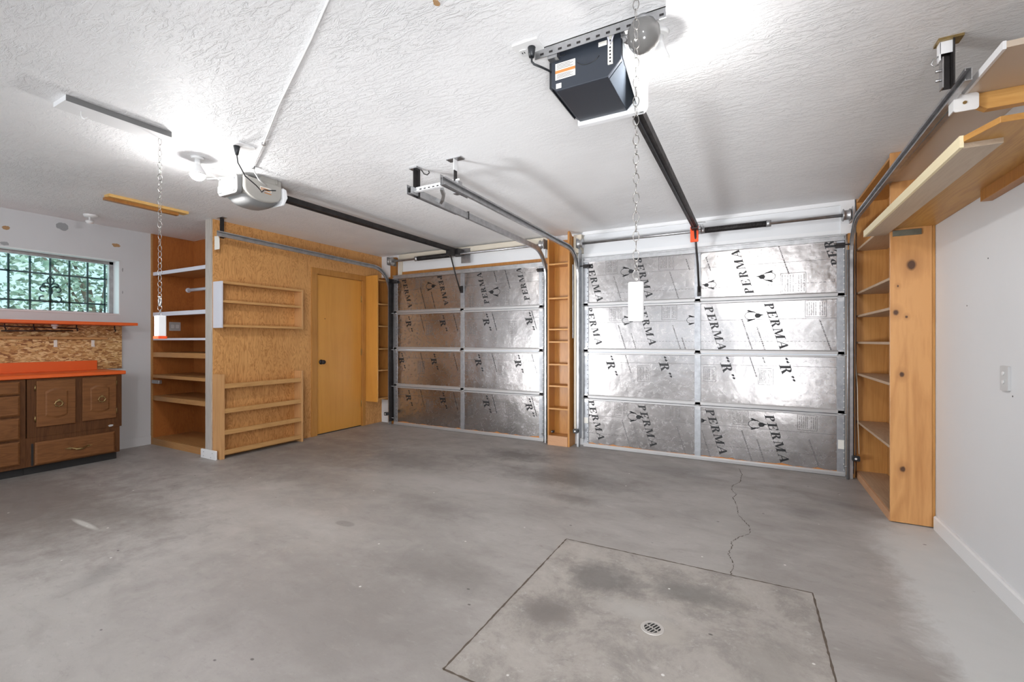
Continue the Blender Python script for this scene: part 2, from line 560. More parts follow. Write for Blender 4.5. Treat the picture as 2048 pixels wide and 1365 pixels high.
M = dict(
    ceiling=ceiling_mat(), floor=floor_mat(),
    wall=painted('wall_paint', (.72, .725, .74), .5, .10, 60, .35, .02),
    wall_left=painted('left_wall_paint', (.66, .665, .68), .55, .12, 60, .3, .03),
    white=painted('white_paint', (.80, .80, .81), .45, .08, 90, .4, .02),
    header=painted('header_paint', (.74, .75, .77), .45, .06, 50, .4, .02),
    cream=painted('cream_wood', (.66, .60, .50), .55, .15, 50, .3, .06),
    lilac=painted('white_sprayed_board', (.72, .72, .80), .5, .15, 60, .3, .06),
    greywood=wood('grey_weathered_stud', (.50, .46, .42), (.33, .29, .25), 'z', .6, 1.2, .7, seed=4),
    ply=plywood('closet_plywood', (.66, .345, .125), (.34, .135, .030), seed=1),
    door=wood('door_veneer', (.66, .31, .060), (.52, .22, .036), 'z', .32, .8, .45, rings=.7, seed=2, spec=.5),
    casing=wood('door_casing_wood', (.50, .235, .058), (.31, .12, .024), 'z', .42, 1.0, .7, seed=3),
    rack=wood('rack_pine', (.58, .325, .125), (.40, .19, .06), 'y', .45, 1.2, .6, seed=5),
    rackz=wood('rack_side_pine', (.60, .33, .14), (.42, .20, .075), 'z', .5, 1.2, .6, seed=6),
    bay=plywood('bay_lining', (.40, .135, .032), (.21, .058, .014), .42, seed=8, contrast=.5),
    bayshelf=wood('bay_shelf_wood', (.46, .235, .085), (.29, .12, .035), 'x', .45, 1.2, .6, seed=9),
    post=wood('post_shelf_wood', (.50, .225, .050), (.33, .115, .020), 'z', .35, 1.2, .6, seed=10, spec=.5),
    postx=wood('post_shelf_board', (.55, .27, .08), (.36, .14, .03), 'x', .4, 1.2, .5, seed=11),
    toe=wood('bare_kick_board', (.56, .31, .17), (.42, .21, .10), 'x', .6, 1.2, .5, seed=12),
    corner=wood('corner_unit_wood', (.42, .185, .045), (.25, .085, .02), 'z', .38, 1.0, .6, seed=13),
    panel=wood('knotty_pine_panel', (.64, .325, .120), (.43, .18, .052), 'z', .38, .9, .85, rings=1.6, dist=.9, seed=14,
               knots=[(-.005, -.57, 1.705, .030), (-.085, -.57, 1.395, .018), (-.03, -.57, 1.365, .009), (-.055, -.57, .985, .016), (-.05, -.57, .36, .018), (-.075, -.57, 1.57, .008)], spec=.5),
    unit=wood('side_unit_wood', (.52, .255, .075), (.33, .13, .03), 'z', .42, 1.0, .6, seed=15),
    unitshelf=wood('worn_shelf_wood', (.50, .35, .23), (.33, .20, .12), 'y', .55, 1.2, .6, seed=16),
    shelfu=wood('overhead_board_wood', (.50, .26, .065), (.31, .12, .022), 'y', .38, .8, .8, rings=2, seed=17),
    plank=wood('grey_plank', (.50, .40, .30), (.37, .27, .19), 'y', .5, .9, .5, seed=18,
               knots=[(.045, -.3, 0, .012), (.02, .25, 0, .010), (.06, .55, 0, .010)]),
    edge=wood('pale_pine_edge', (.80, .70, .47), (.70, .56, .33), 'y', .5, 1, .4, seed=19),
    tan=painted('hardboard_underside', (.60, .50, .40), .35, .06, 70, .5, .05),
    beam=wood('orange_beam_wood', (.68, .38, .12), (.50, .23, .05), 'x', .45, 1.1, .7, seed=20),
    cleat=wood('ceiling_cleat_wood', (.74, .46, .16), (.52, .28, .07), 'y', .5, 1.2, .6, seed=21),
    oak=wood('dark_stained_oak', (.125, .050, .018), (.055, .020, .007), 'z', .55, 1.3, .8, seed=22, spec=.2),
    oakd=wood('drawer_oak', (.215, .088, .030), (.105, .038, .012), 'y', .5, 1.3, .8, seed=23, spec=.25),
    osb=osb('oriented_strand_board'),
    laminate=painted('orange_laminate', (.80, .13, .022), .32, .03, 200, .5, .02),
    black=mat('kick_black_gap_shade', (.015, .014, .014), .6),
    blackp=mat('black_plastic', (.022, .024, .028), .38),
    navy=painted('dark_blue_black_casing', (.030, .036, .048), .38, .02, 200, .5, .0),
    navy2=painted('blue_grey_casing', (.030, .036, .045), .75, .02, 200, .1, .0),
    casegrey=painted('beige_grey_casing', (.40, .385, .355), .45, .03, 200, .4, .02),
    casedark=painted('grey_plastic_side_shade', (.20, .20, .20), .45, .02, 200, .4, .0),
    lens=mat('milky_lens', (.86, .87, .89), .35),
    steel=metal('galvanised_steel', (.55, .55, .56), .36),
    dsteel=metal('dull_track_steel', (.52, .52, .53), .36, mott=.3, met=.8),
    dark=metal('dark_iron', (.05, .045, .045), .5, mott=.4, met=.6),
    frame=metal('door_frame_steel', (.44, .45, .475), .45, mott=.25, met=.8),
    rail=mat('silver_rail_paint', (.46, .45, .45), .42, .5),
    chrome=metal('chain_steel', (.42, .40, .38), .25),
    brass=metal('aged_brass', (.52, .38, .17), .32, mott=.5),
    foil=foil_mat(),
    ink=mat('black_print', (.012, .012, .014), .45),
    inkg=mat('grey_print', (.16, .15, .15), .5),
    rust=mat('rusty_foam_edge', (.55, .22, .06), .7),
    bulb=mat('lit_bulb', (1, 1, 1), .4, emit=(1, .985, .965), estr=BULB),
    porcelain=mat('white_porcelain', (.82, .82, .82), .3),
    bowl=mat('smoked_glass_bowl', (.16, .155, .15), .12),
    joint=mat('joint_dirt', (.11, .085, .065), .9),
    crack=mat('crack_dirt', (.11, .092, .075), .9),
    red=mat('vivid_orange_plastic', (.95, .085, .008), .4),
    paper=mat('white_tag_card', (.82, .80, .74), .6),
    steelgreen=metal('grey_green_plate', (.26, .28, .24), .4),
    winframe=metal('aluminium_window_frame', (.40, .38, .38), .4, met=.6),
    grille=mat('blue_green_iron', (.02, .05, .055), .5),
    tape=mat('silver_tape', (.62, .62, .63), .4),
    outlet=mat('outlet_plastic', (.72, .72, .72), .35),
    outletg=mat('outlet_plastic_grey', (.50, .50, .50), .35),
    spot=mat('bare_plaster_tan', (.42, .25, .12), .8),
    spotg=mat('grey_patch', (.34, .35, .36), .7),
    dirt=mat('rubber', (.03, .03, .03), .7),
    pale=mat('drain_metal', (.55, .52, .49), .5, .3),
)
g = bpy.data.materials.new('window_glass'); g.use_nodes = True; M['glass'] = g
gt = g.node_tree
for n in list(gt.nodes): gt.nodes.remove(n)
go = gt.nodes.new('ShaderNodeOutputMaterial'); gm = gt.nodes.new('ShaderNodeMixShader')
tr = gt.nodes.new('ShaderNodeBsdfTransparent'); gl = gt.nodes.new('ShaderNodeBsdfGlossy')
tr.inputs[0].default_value = (.80, .93, .93, 1); gl.inputs['Roughness'].default_value = .03
gm.inputs[0].default_value = .06
gt.links.new(tr.outputs[0], gm.inputs[1]); gt.links.new(gl.outputs[0], gm.inputs[2]); gt.links.new(gm.outputs[0], go.inputs[0])
leafm = mat('leaf_green', (.16, .30, .15), .9, spec=.1)
lt = NT(leafm)
lt.color(lt.ramp(lt.noise(lt.coord(), 3.5, 4), [(.3, (.20, .29, .22)), (.5, (.38, .47, .36)), (.7, (.68, .70, .60))]))
M['leaf'] = leafm
M['bark'] = painted('bark', (.18, .14, .11), .8, .3, 20)
M['soil'] = painted('yard_soil', (.30, .27, .22), .8, .3, 20)


# ------------------------------------------------------------------ room shell
XL, XR, YB, YF = -6.2, 1.04, -2.8, 5.0
struct('floor', B(XL - .2, XR + .2, YB, YF + .3, -.12, 0), M['floor'])
struct('ceiling', B(XL - .2, XR + .2, YB, YF + .1, CEIL, CEIL + .15), M['ceiling'])
FL = bpy.data.objects['floor']


def ribbon(points, width, z, jit=.3, step=.02, seed=1, wob=.0):
    rr = random.Random(seed)
    pts = []
    for a, b in zip(points, points[1:]):
        L = math.dist(a, b); n = max(1, int(L / step))
        for i in range(n):
            pts.append((a[0] + (b[0] - a[0]) * i / n, a[1] + (b[1] - a[1]) * i / n))
    pts.append(points[-1])
    vs, fs = [], []
    for i, p in enumerate(pts):
        q0, q1 = pts[max(0, i - 1)], pts[min(len(pts) - 1, i + 1)]
        dx, dy = q1[0] - q0[0], q1[1] - q0[1]; L = math.hypot(dx, dy) or 1
        nx, ny = -dy / L, dx / L
        wd = width * (1 + rr.uniform(-jit, jit)) / 2; ox = rr.uniform(-wob, wob)
        vs += [(p[0] + nx * (wd + ox), p[1] + ny * (wd + ox), z), (p[0] - nx * (wd - ox), p[1] - ny * (wd - ox), z)]
        if i: fs.append((2 * i - 2, 2 * i - 1, 2 * i + 1, 2 * i))
    return MB().add(vs, fs)


obj('slab_joint', ribbon([(-1.0, 1.33), (-.997, 2.562)], .0075, .0006, .45, seed=2, wob=.001), M['joint'], FL)
obj('slab_joint', ribbon([(-.997, 2.562), (.255, 2.567)], .0065, .0006, .5, seed=3, wob=.001), M['joint'], FL)
obj('slab_joint', ribbon([(.255, 2.567), (.268, 1.33)], .0075, .0006, .45, seed=4, wob=.001), M['joint'], FL)
obj('slab_joint', ribbon([(-1.0, 1.33), (.268, 1.33)], .0075, .0006, .45, seed=5, wob=.001), M['joint'], FL)
ck = [(-.11, 4.74), (-.081, 4.54), (-.092, 4.291), (-.145, 4.158), (-.148, 4.042), (-.112, 3.927), (-.13, 3.841), (-.098, 3.668), (-.087, 3.482),
      (-.021, 3.307), (-.007, 3.202), (-.026, 3.15), (-.072, 3.085), (-.109, 2.988), (-.105, 2.938), (-.118, 2.805), (-.087, 2.694), (-.098, 2.57)]
obj('floor_crack', ribbon(ck, .0036, .0007, .85, .010, 6, .004), M['crack'], FL)

# wall_left with window hole
WY0, WY1, WZ0, WZ1 = .72, 2.33, 1.50, 2.10
m = MB().box(XL - .2, XL, YB, YF, 0, WZ0).box(XL - .2, XL, YB, YF, WZ1, CEIL)
m.box(XL - .2, XL, YB, WY0, WZ0, WZ1).box(XL - .2, XL, WY1, YF, WZ0, WZ1)
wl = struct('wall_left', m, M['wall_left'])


def splat(cy, cz, ry, rz, x, n=18, seed=0):
    rr = random.Random(seed)
    pts = [(cy + ry * math.cos(2 * math.pi * i / n) * rr.uniform(.75, 1.1), cz + rz * math.sin(2 * math.pi * i / n) * rr.uniform(.75, 1.1)) for i in range(n)]
    return MB().prism(pts, 'x', x, x + .0015)


obj('wall_scar', splat(1.468, 2.274, .028, .022, XL, seed=1), M['spot'], wl, label='tan bare spot above the left of the window')
obj('wall_scar', splat(2.297, 2.265, .038, .022, XL, seed=2), M['spot'], wl, label='tan bare spot above the window corner')
obj('wall_scar', splat(1.86, 2.375, .052, .042, XL, seed=3), M['spotg'], wl, label='grey round patch near the ceiling')
obj('wall_scar', splat(1.46, 2.125, .03, .02, XL, seed=4), M['spotg'], wl, label='small grey patch on top of the window')
obj('wall_scar', splat(2.355, 2.0, .006, .025, XL, 10, seed=5), M['spotg'], wl)
obj('wall_scar', splat(2.355, 1.75, .005, .018, XL, 10, seed=6), M['spotg'], wl)

wr = struct('wall_right', B(XR, XR + .2, YB, YF, 0, CEIL), M['wall'])
m = MB().box(XL - .2, XR + .2, YB - .2, YB, 0, .65).box(XL - .2, XR + .2, YB - .2, YB, 2.15, CEIL)
m.box(XL - .2, -5.55, YB - .2, YB, .65, 2.15).box(-3.25, -2.55, YB - .2, YB, .65, 2.15).box(.75, XR + .2, YB - .2, YB, .65, 2.15)  # openings in the unseen wall, added to let sky light in
struct('wall_back', m, M['wall'])
# door wall
m = MB().box(XL - .2, -4.55, YF - .02, YF + .15, 0, CEIL).box(-2.22, -1.72, YF - .02, YF + .15, 0, CEIL)
m.box(.74, XR + .2, YF - .02, YF + .15, 0, CEIL).box(-4.55, -2.22, YF - .02, YF + .15, 2.12, CEIL).box(-1.72, .74, YF - .02, YF + .15, 2.12, CEIL)
struct('wall_front', m, M['header'])
struct('baseboard_right', MB().prism([(XR - .018, 0), (XR + .001, 0), (XR + .001, .088), (XR - .010, .088), (XR - .018, .080)], 'y', YB, 3.80), M['white'])
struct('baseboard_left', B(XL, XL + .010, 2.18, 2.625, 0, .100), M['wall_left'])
# header trim boards over the doors
t = structroot('trim_1', (-.5, 4.96, 2.13), 'white painted header boards over the right garage door')
obj('header_board', B(-1.70, .76, 4.945, 4.98, 2.19, 2.425), M['header'], t)
obj('top_moulding', B(-1.72, .80, 4.93, 4.98, 2.425, CEIL), M['white'], t)
obj('end_board', B(.70, .80, 4.925, 4.945, 2.16, 2.425), M['white'], t)
obj('lower_strip', B(-1.70, .70, 4.938, 4.95, 2.13, 2.205), M['white'], t)
t = structroot('trim_2', (-3.4, 4.96, 2.13), 'boards over the left garage door')
obj('header_board', B(-4.50, -2.2, 4.955, 4.98, 2.20, 2.37), M['header'], t)
obj('top_board', B(-4.44, -2.11, 4.90, 4.98, 2.362, 2.445), M['cream'], t, .002)
obj('lower_board', B(-4.48, -2.15, 4.935, 4.98, 2.135, 2.20), M['corner'], t, .002)
obj('side_board', B(-4.50, -4.44, 4.93, 4.98, 2.135, 2.445), M['cream'], t)
t = structroot('trim_3', (-1.78, 4.95, 0), 'narrow white jamb board beside the wooden post shelf')
obj('jamb_board', B(-1.82, -1.725, 4.90, 4.98, 2.22, 2.43), M['cream'], t)
obj('jamb_board', B(-1.80, -1.775, 4.86, 4.98, .16, 2.22), M['cream'], t)
obj('jamb_board', B(.745, .80, 4.90, 4.98, 0, 2.16), M['unit'], t)
obj('jamb_board', B(-4.66, -4.56, 4.93, 4.98, 0, 2.42), M['corner'], t)

# closet partition with its plywood face
PX = -4.88
m = MB().box(PX - .10, PX, 2.60, 3.845, 0, CEIL).box(PX - .10, PX, 4.603, 4.98, 0, CEIL).box(PX - .10, PX, 3.845, 4.603, 2.062, CEIL)
m.box(-6.2, PX - .09, 3.10, 3.18, 0, CEIL)
struct('wall_closet', m, M['ply'])
struct('trim_4', B(PX - .105, PX - .002, 2.585, 2.60, .0, CEIL), M['greywood'])

# door_1
d = structroot('door_1', (-4.89, 4.22, 0), 'plain wooden door in the closet wall')
obj('door_leaf', B(-4.935, -4.897, 3.853, 4.597, .012, 2.055), M['door'], d, .002)
obj('door_casing', B(-4.90, -4.868, 3.765, 3.848, 0, 2.060), M['casing'], d, .002)
obj('door_casing', B(-4.90, -4.868, 4.600, 4.655, 0, 2.060), M['casing'], d, .002)
obj('door_casing', B(-4.90, -4.868, 3.765, 4.655, 2.0602, 2.135), M['casing'], d, .002)
obj('door_jamb', MB().box(-4.975, -4.899, 3.8462, 3.8515, 0, 2.0605).box(-4.975, -4.899, 4.5985, 4.602, 0, 2.0605).box(-4.975, -4.899, 3.8515, 4.5985, 2.0565, 2.0605), M['casing'], d)
obj('door_knob', MB().lathe((-4.897, 3.925, .935), [(.032, 0), (.032, .006), (.012, .010), (.011, .030), (.024, .038), (.028, .052), (.022, .064), (.001, .068)], 20, 'x'), M['dark'], d, label='dark metal knob')
for z in (.32, 1.05, 1.80):
    obj('hinge', MB().cyl((-4.893, 4.600, z - .045), (-4.893, 4.600, z + .045), .006, seg=10).box(-4.8975, -4.8945, 4.590, 4.600, z - .045, z + .045), M['brass'], d)
obj('peep_dot', MB().cyl((-4.8975, 3.985, 1.495), (-4.894, 3.985, 1.495), .006, seg=12), M['dark'], d)
obj('door_gap_shade', B(-4.93, -4.90, 3.853, 4.597, 0, .0115), M['black'], d)  # black strip paints the shade in the gap under the door

# window_1 and what is outside
wn1 = structroot('window_1', (XL - .15, 1.5, WZ0), 'wide low window high on the left wall')
m = MB()
X0 = XL - .185
for a in ((WY0, WY1, WZ0, WZ0 + .022), (WY0, WY1, WZ1 - .04, WZ1), (WY0, WY0 + .04, WZ0, WZ1), (WY1 - .045, WY1, WZ0, WZ1)):
    m.box(X0, X0 + .05, *a)
obj('window_frame', m, M['winframe'], wn1, .002)
obj('window_pane', B(X0 + .015, X0 + .019, WY0 + .028, WY1 - .028, WZ0 + .028, WZ1 - .028), M['glass'], wn1)
m = MB()
m.box(XL - .135, XL + .001, WY1 - .008, WY1 + .0, WZ0, WZ1).box(XL - .135, XL + .001, WY0, WY1, WZ1 - .008, WZ1).box(XL - .135, XL + .012, WY0, WY1, WZ0 - .004, WZ0 + .008)
obj('window_reveal', m, M['white'], wn1)

gr = thing('window_grille', 'blue-green iron security grille with scrollwork outside the left window', 'window grille', (-6.56, 1.5, 1.45))
GX = -6.56
for z in (1.625, 1.915):
    obj('cross_bar', B(GX - .005, GX + .005, .6, 2.55, z - .009, z + .009), M['grille'], gr)
gy = [.66 + .1515 * i for i in range(12)]
for y in gy:
    obj('upright_bar', B(GX - .005, GX + .005, y - .008, y + .008, 1.42, 2.15), M['grille'], gr)
cy = gy[8]


def spiral(y0, z0, side, up, r0, turns=1.2, n=26):
    pts = []
    for i in range(n):
        t = i / (n - 1)
        a = t * turns * 2 * math.pi
        r = r0 * (1 - .75 * t)
        pts.append((GX + .012, y0 + side * (r0 - r * math.cos(a)), z0 + up * r * math.sin(a)))
    return pts


m = MB()
for s in (-1, 1):
    m.tube(spiral(cy, 1.745, s, 1, .052, .8), .007, 6).tube(spiral(cy, 1.785, s, 1, .040, .8), .007, 6)
    m.tube(spiral(cy, 1.66, s, -1, .055, .8), .007, 6)
    m.tube([(GX + .012, cy + s * .026 * math.sin(math.pi * i / 12), 1.80 + .09 * i / 12) for i in range(13)], .006, 6)
m.sphere((GX + .012, cy, 1.735), .020, 12, 8, 2.0).sphere((GX + .012, cy, 1.915), .018, 12, 8, 1.2)
obj('scroll_ornament', m, M['grille'], gr)


def shrub(name, label, c, rx, ry, rz, n, seed):
    rr = random.Random(seed)
    th = thing(name, label, 'tree', (c[0], c[1], 0))
    m = MB()
    for i in range(n):
        while True:
            u = Vector((rr.uniform(-1, 1), rr.uniform(-1, 1), rr.uniform(-1, 1)))
            if .25 < u.length < 1: break
        p = Vector((c[0] + u.x * rx, c[1] + u.y * ry, c[2] + u.z * rz))
        a = Vector((rr.uniform(-1, 1), rr.uniform(-1, 1), rr.uniform(-.6, .3))).normalized()
        b = a.orthogonal().normalized()
        b = (Matrix.Rotation(rr.uniform(0, 6.28), 3, a) @ b)
        L, W = rr.uniform(.06, .13), rr.uniform(.018, .04)
        m.add([p, p + a * L * .5 + b * W, p + a * L, p + a * L * .5 - b * W], [(0, 1, 2, 3)])
    obj('foliage', m, M['leaf'], th)
    b = MB().tube([(c[0], c[1], 0), (c[0] + .03, c[1] + .05, c[2] * .5), (c[0] - .05, c[1] - .1, c[2])], .05, 8)
    for k in range(4):
        e = Vector((c[0] + rr.uniform(-1, 1) * rx * .6, c[1] + rr.uniform(-1, 1) * ry * .6, c[2] + rr.uniform(-.2, 1) * rz * .7))
        b.tube([(c[0], c[1], c[2] * .6), ((c[0] + e.x) / 2, (c[1] + e.y) / 2, (c[2] * .7 + e.z) / 2 + .1), e], .02, 6)
    obj('branches', b, M['bark'], th)
    return th


shrub('leafy_tree', 'green leafy tree filling the left of the barred window', (-8.4, .95, 2.0), .7, .8, 1.3, 1700, 1)
shrub('leafy_tree', 'green leafy tree filling the right of the barred window', (-8.9, 3.05, 2.1), .8, 1.0, 1.4, 1900, 2)
shrub('leafy_tree', 'paler tree farther off between the two trees outside the window', (-11.2, 2.3, 2.2), 1.0, 2.2, 1.8, 3600, 3)
yd = struct('trim_5', B(-14, XL - .22, -3, 8, -.15, -.02), M['soil'])
yd['label'] = 'bare ground of the yard outside the window'


# ------------------------------------------------------------------ closet side: bay shelves
bs = thing('alcove_shelf_unit', 'tall reddish wooden built-in shelves in the alcove left of the plywood wall', 'shelf unit', (-5.58, 2.85, 0))
obj('side_panel', B(XL + .001, XL + .018, 2.635, 3.085, 0, 2.459), M['bay'], bs)
obj('back_panel', B(XL + .018, -5.0, 3.070, 3.088, 0, 2.459), M['bay'], bs)
obj('side_panel', B(-5.0, -4.982, 2.635, 3.07, 0, 2.459), M['bay'], bs)
obj('front_edge_strip', B(XL + .001, XL + .022, 2.620, 2.635, 0, 2.459), M['bayshelf'], bs)
for z, th_, dp, mt, lab in ((1.970, .040, .43, 'lilac', 'white painted front shelf'), (1.494, .045, .43, 'lilac', 'white painted front shelf'), (1.215, .024, .36, 'lilac', None),
                            (1.020, .055, .43, 'bayshelf', None), (.777, .036, .43, 'bayshelf', None), (.514, .052, .43, 'bayshelf', None)):
    a = obj('shelf', B(XL + .018, -5.0, 2.652, 3.07, z + th_ - .02, z + th_), M['bayshelf'], bs)
    obj('shelf_lip', B(XL + .018, -4.985, 2.635, 2.652, z, z + th_), M[mt], bs, .0015, lab)
obj('shelf', B(XL + .018, -5.0, 2.652, 3.07, .055, .075), M['bayshelf'], bs)
obj('kick_board', B(XL + .018, -4.985, 2.625, 2.645, 0, .075), M['bayshelf'], bs)
obj('hanging_rail', MB().cyl((-5.91, 2.88, 1.81), (-5.001, 2.88, 1.81), .019, seg=14).cyl((-5.925, 2.88, 1.81), (-5.91, 2.88, 1.81), .028, seg=14), M['lilac'], bs, label='short white rail')
obj('latch', B(-6.135, -5.97, 2.60, 2.634, .715, .755), M['steel'], bs, .004)
ou = thing('wall_outlet', 'greyish outlet plate inside the alcove behind the shelves', 'outlet', (-6.18, 2.86, 1.33))
obj('cover_plate', MB().rounded(-6.182, -6.176, 2.80, 2.92, 1.33, 1.435, .006, 'x'), M['outletg'], ou)
for yy in (2.835, 2.885):
    obj('socket', MB().rounded(-6.176, -6.173, yy - .018, yy + .018, 1.36, 1.405, .01, 'x'), M['outlet'], ou)

# racks on the closet wall
rk = thing('wall_rack', 'upper shallow wooden rack with three rails on the plywood wall', 'rack', (PX, 3.1, 1.34))
obj('side_board', B(PX + .001, -4.735, 2.603, 2.622, 1.340, 1.815), M['lilac'], rk, .001, 'white sprayed end board')
obj('side_board', B(PX + .001, -4.745, 3.532, 3.552, 1.345, 1.815), M['rackz'], rk, .001)
for z in (1.795, 1.600, 1.350):
    obj('shelf', B(PX + .001, -4.748, 2.622, 3.532, z, z + .024), M['rack'], rk, .001)
rk = thing('wall_rack', 'lower wooden rack with four slanted shelves standing on the floor by the plywood wall', 'rack', (PX, 3.1, 0))
obj('side_board', B(PX + .001, -4.745, 2.603, 2.645, 0.0, .865), M['rackz'], rk, .0015)
obj('side_board', B(PX + .001, -4.745, 3.530, 3.552, 0.0, .850), M['rackz'], rk, .0015)
for z in (.725, .470, .250, .045):
    obj('shelf', MB().prism([(PX + .001, z - .004), (-4.772, z - .010), (-4.752, z - .006), (-4.750, z + .040), (-4.768, z + .042), (-4.772, z + .018), (PX + .001, z + .016)], 'y', 2.645, 3.53), M['rack'], rk, .001)
fb = tag(obj('corner_guard_block', B(-5.035, -4.765, 2.565, 2.584, .0, .092), M['white'], None, .004), 'white painted wood block screwed to the foot of the stud end', 'block')
for (x, z) in ((-4.98, .065), (-4.82, .065), (-4.98, .025), (-4.85, .02)):
    obj('screw_head', MB().cyl((x, 2.5655, z), (x, 2.563, z), .005, seg=10), M['steel'], fb)

# corner unit beside the left door
cu = thing('corner_shelf_unit', 'narrow orange-brown shelves tucked in the corner between closet door and left garage door', 'shelf unit', (-4.77, 4.8, .3))
obj('side_panel', B(PX + .001, -4.648, 4.660, 4.678, .345, 2.135), M['door'], cu, .001, 'pale front panel')
for z in (2.08, 1.74, 1.425, 1.10, .793, .39):
    obj('shelf', B(PX + .001, -4.665, 4.678, 4.925, z - .016, z), M['rack'], cu)
obj('back_panel', B(PX + .001, -4.66, 4.925, 4.935, .345, 2.135), M['corner'], cu)

# post shelf between the garage doors
ps = thing('post_shelf_unit', 'tall slim orange-brown shelf tower standing between the two garage doors', 'shelf unit', (-1.965, 4.88, 0))


def side_outline(y0, y1, ztop):
    pts = [(y0, .0), (y1, 0), (y1, ztop - .01)]
    pts += [(y1 - .03, ztop - .01), (y0 + .09, ztop - .022), (y0 + .045, ztop + .012), (y0 + .012, ztop + .022), (y0, ztop + .005)]
    return pts


obj('side_panel', MB().prism(side_outline(4.79, 4.978, 2.425), 'x', -2.100, -2.082), M['post'], ps, .001)
obj('side_panel', MB().prism(side_outline(4.79, 4.978, 2.435), 'x', -1.850, -1.828), M['post'], ps, .001)
obj('back_panel', B(-2.082, -1.850, 4.962, 4.977, 0, 2.40), M['post'], ps)
for z in (2.103, 1.708, 1.348, 1.203, .942, .692, .430):
    obj('shelf', B(-2.082, -1.850, 4.795, 4.962, z - .018, z), M['postx'], ps, .001)
obj('shelf', B(-2.082, -1.850, 4.81, 4.962, .095, .112), M['postx'], ps)
obj('kick_board', B(-2.095, -1.850, 4.782, 4.81, 0, .112), M['toe'], ps, .002)

# ------------------------------------------------------------------ right hand tall unit
ru = thing('tall_shelf_unit', 'tall knotty pine shelf unit open towards the right garage door', 'shelf unit', (.925, 4.39, 0))
obj('end_panel', B(.810, 1.021, 3.822, 3.842, .006, 2.459), M['panel'], ru, .0015)
obj('back_panel', B(1.022, 1.038, 3.826, 4.94, .006, 2.459), M['unit'], ru)
obj('far_panel', B(.812, 1.022, 4.922, 4.940, 0, 2.459), M['unit'], ru)
obj('top_board', B(.812, 1.022, 3.842, 4.922, 2.425, 2.443), M['unit'], ru)
for z, n in ((2.015, 0), (1.633, 0), (1.432, 0), (1.200, 0), (.925, 0), (.505, 0)):
    obj('shelf', B(.812, 1.022, 3.842, 4.922, z - .018, z), M['unitshelf'], ru, .001)
obj('shelf', B(.818, 1.022, 3.842, 4.922, .045, .062), M['unitshelf'], ru)
obj('kick_board', MB().box(.808, .828, 3.842, 4.94, 0, .060), M['toe'], ru, .002)
obj('corner_cleat', B(.83, .875, 3.843, 3.87, 2.02, 2.20), M['beam'], ru)

# overhead shelves along the right wall
lo = thing('overhead_shelf', 'lower orange plywood shelf hung along the right wall with a pale pine front plank', 'shelf', (.87, 3.0, 1.93))
obj('shelf_board', MB().prism([(1.039, 1.2), (1.039, 3.82), (.79, 3.82), (.79, 3.91), (.695, 3.91), (.695, 2.27), (.745, 2.13), (.81, 2.13), (.85, 1.2)], 'z', 1.950, 1.972), M['shelfu'], lo, .001)
obj('front_edge', MB().box(.684, .696, 2.27, 3.915, 1.930, 1.974), M['edge'], lo)
obj('front_plank', B(.696, .808, 2.285, 3.905, 1.930, 1.950), M['plank'], lo, .001)
obj('wall_cleat', B(.995, 1.039, 1.2, 3.05, 1.895, 1.95), M['corner'], lo, .001)
obj('mending_plate', MB().box(.822, .968, 3.812, 3.8215, 1.900, 1.938), M['steelgreen'], lo, .001)
up = thing('overhead_shelf', 'upper shelf under the ceiling along the right wall with tan underside', 'shelf', (.92, 3.0, 2.22))
obj('shelf_board', B(.806, 1.039, 2.26, 3.82, 2.262, 2.285), M['tan'], up)
obj('front_edge', B(.796, .806, 2.26, 2.62, 2.258, 2.288), M['white'], up)  # near edge coloured white for the bulb light falling on it
obj('front_edge', B(.796, .806, 2.66, 3.85, 2.258, 2.288), M['edge'], up)
obj('edge_angle', MB().box(.792, .7958, 2.72, 3.85, 2.256, 2.264).box(.7958, .815, 2.72, 3.82, 2.256, 2.2618), M['dsteel'], up)
bmx = thing('shelf_beam', 'short orange wooden beam with chamfered end under the upper right shelf', 'beam', (.92, 2.64, 2.19))
obj('timber', MB().prism([(.800, 2.262), (.800, 2.245), (.878, 2.190), (1.039, 2.190), (1.039, 2.262)], 'y', 2.62, 2.66), M['beam'], bmx, .001)
obj('end_bracket', MB().rounded(.765, .845, 2.600, 2.606, 2.19, 2.262, .012, 'y').box(.765, .771, 2.606, 2.66, 2.20, 2.262), M['porcelain'], bmx, .001, 'white metal bracket')
obj('screw_head', MB().cyl((.80, 2.600, 2.225), (.80, 2.597, 2.225), .007, seg=10), M['brass'], bmx)

sw = thing('wall_switch', 'small grey two-button switch plate on the right wall', 'switch', (XR - .005, 2.915, .975))
obj('cover_plate', MB().rounded(XR - .010, XR - .0002, 2.875, 2.952, .975, 1.090, .006, 'x'), M['outletg'], sw, .001)
for z in (1.015, 1.055):
    obj('button', MB().cyl((XR - .010, 2.918, z), (XR - .014, 2.918, z), .009, seg=14), M['outlet'], sw)
for i, (yy, zz) in enumerate([(3.10, 1.62), (2.86, .955), (3.35, 1.40)]):
    obj('nail_hole', MB().cyl((XR - .0008, yy, zz), (XR + .001, yy, zz), .004, seg=8), M['dirt'], wr)


# ------------------------------------------------------------------ garage doors
GL = {}


def q(*p): return list(p)


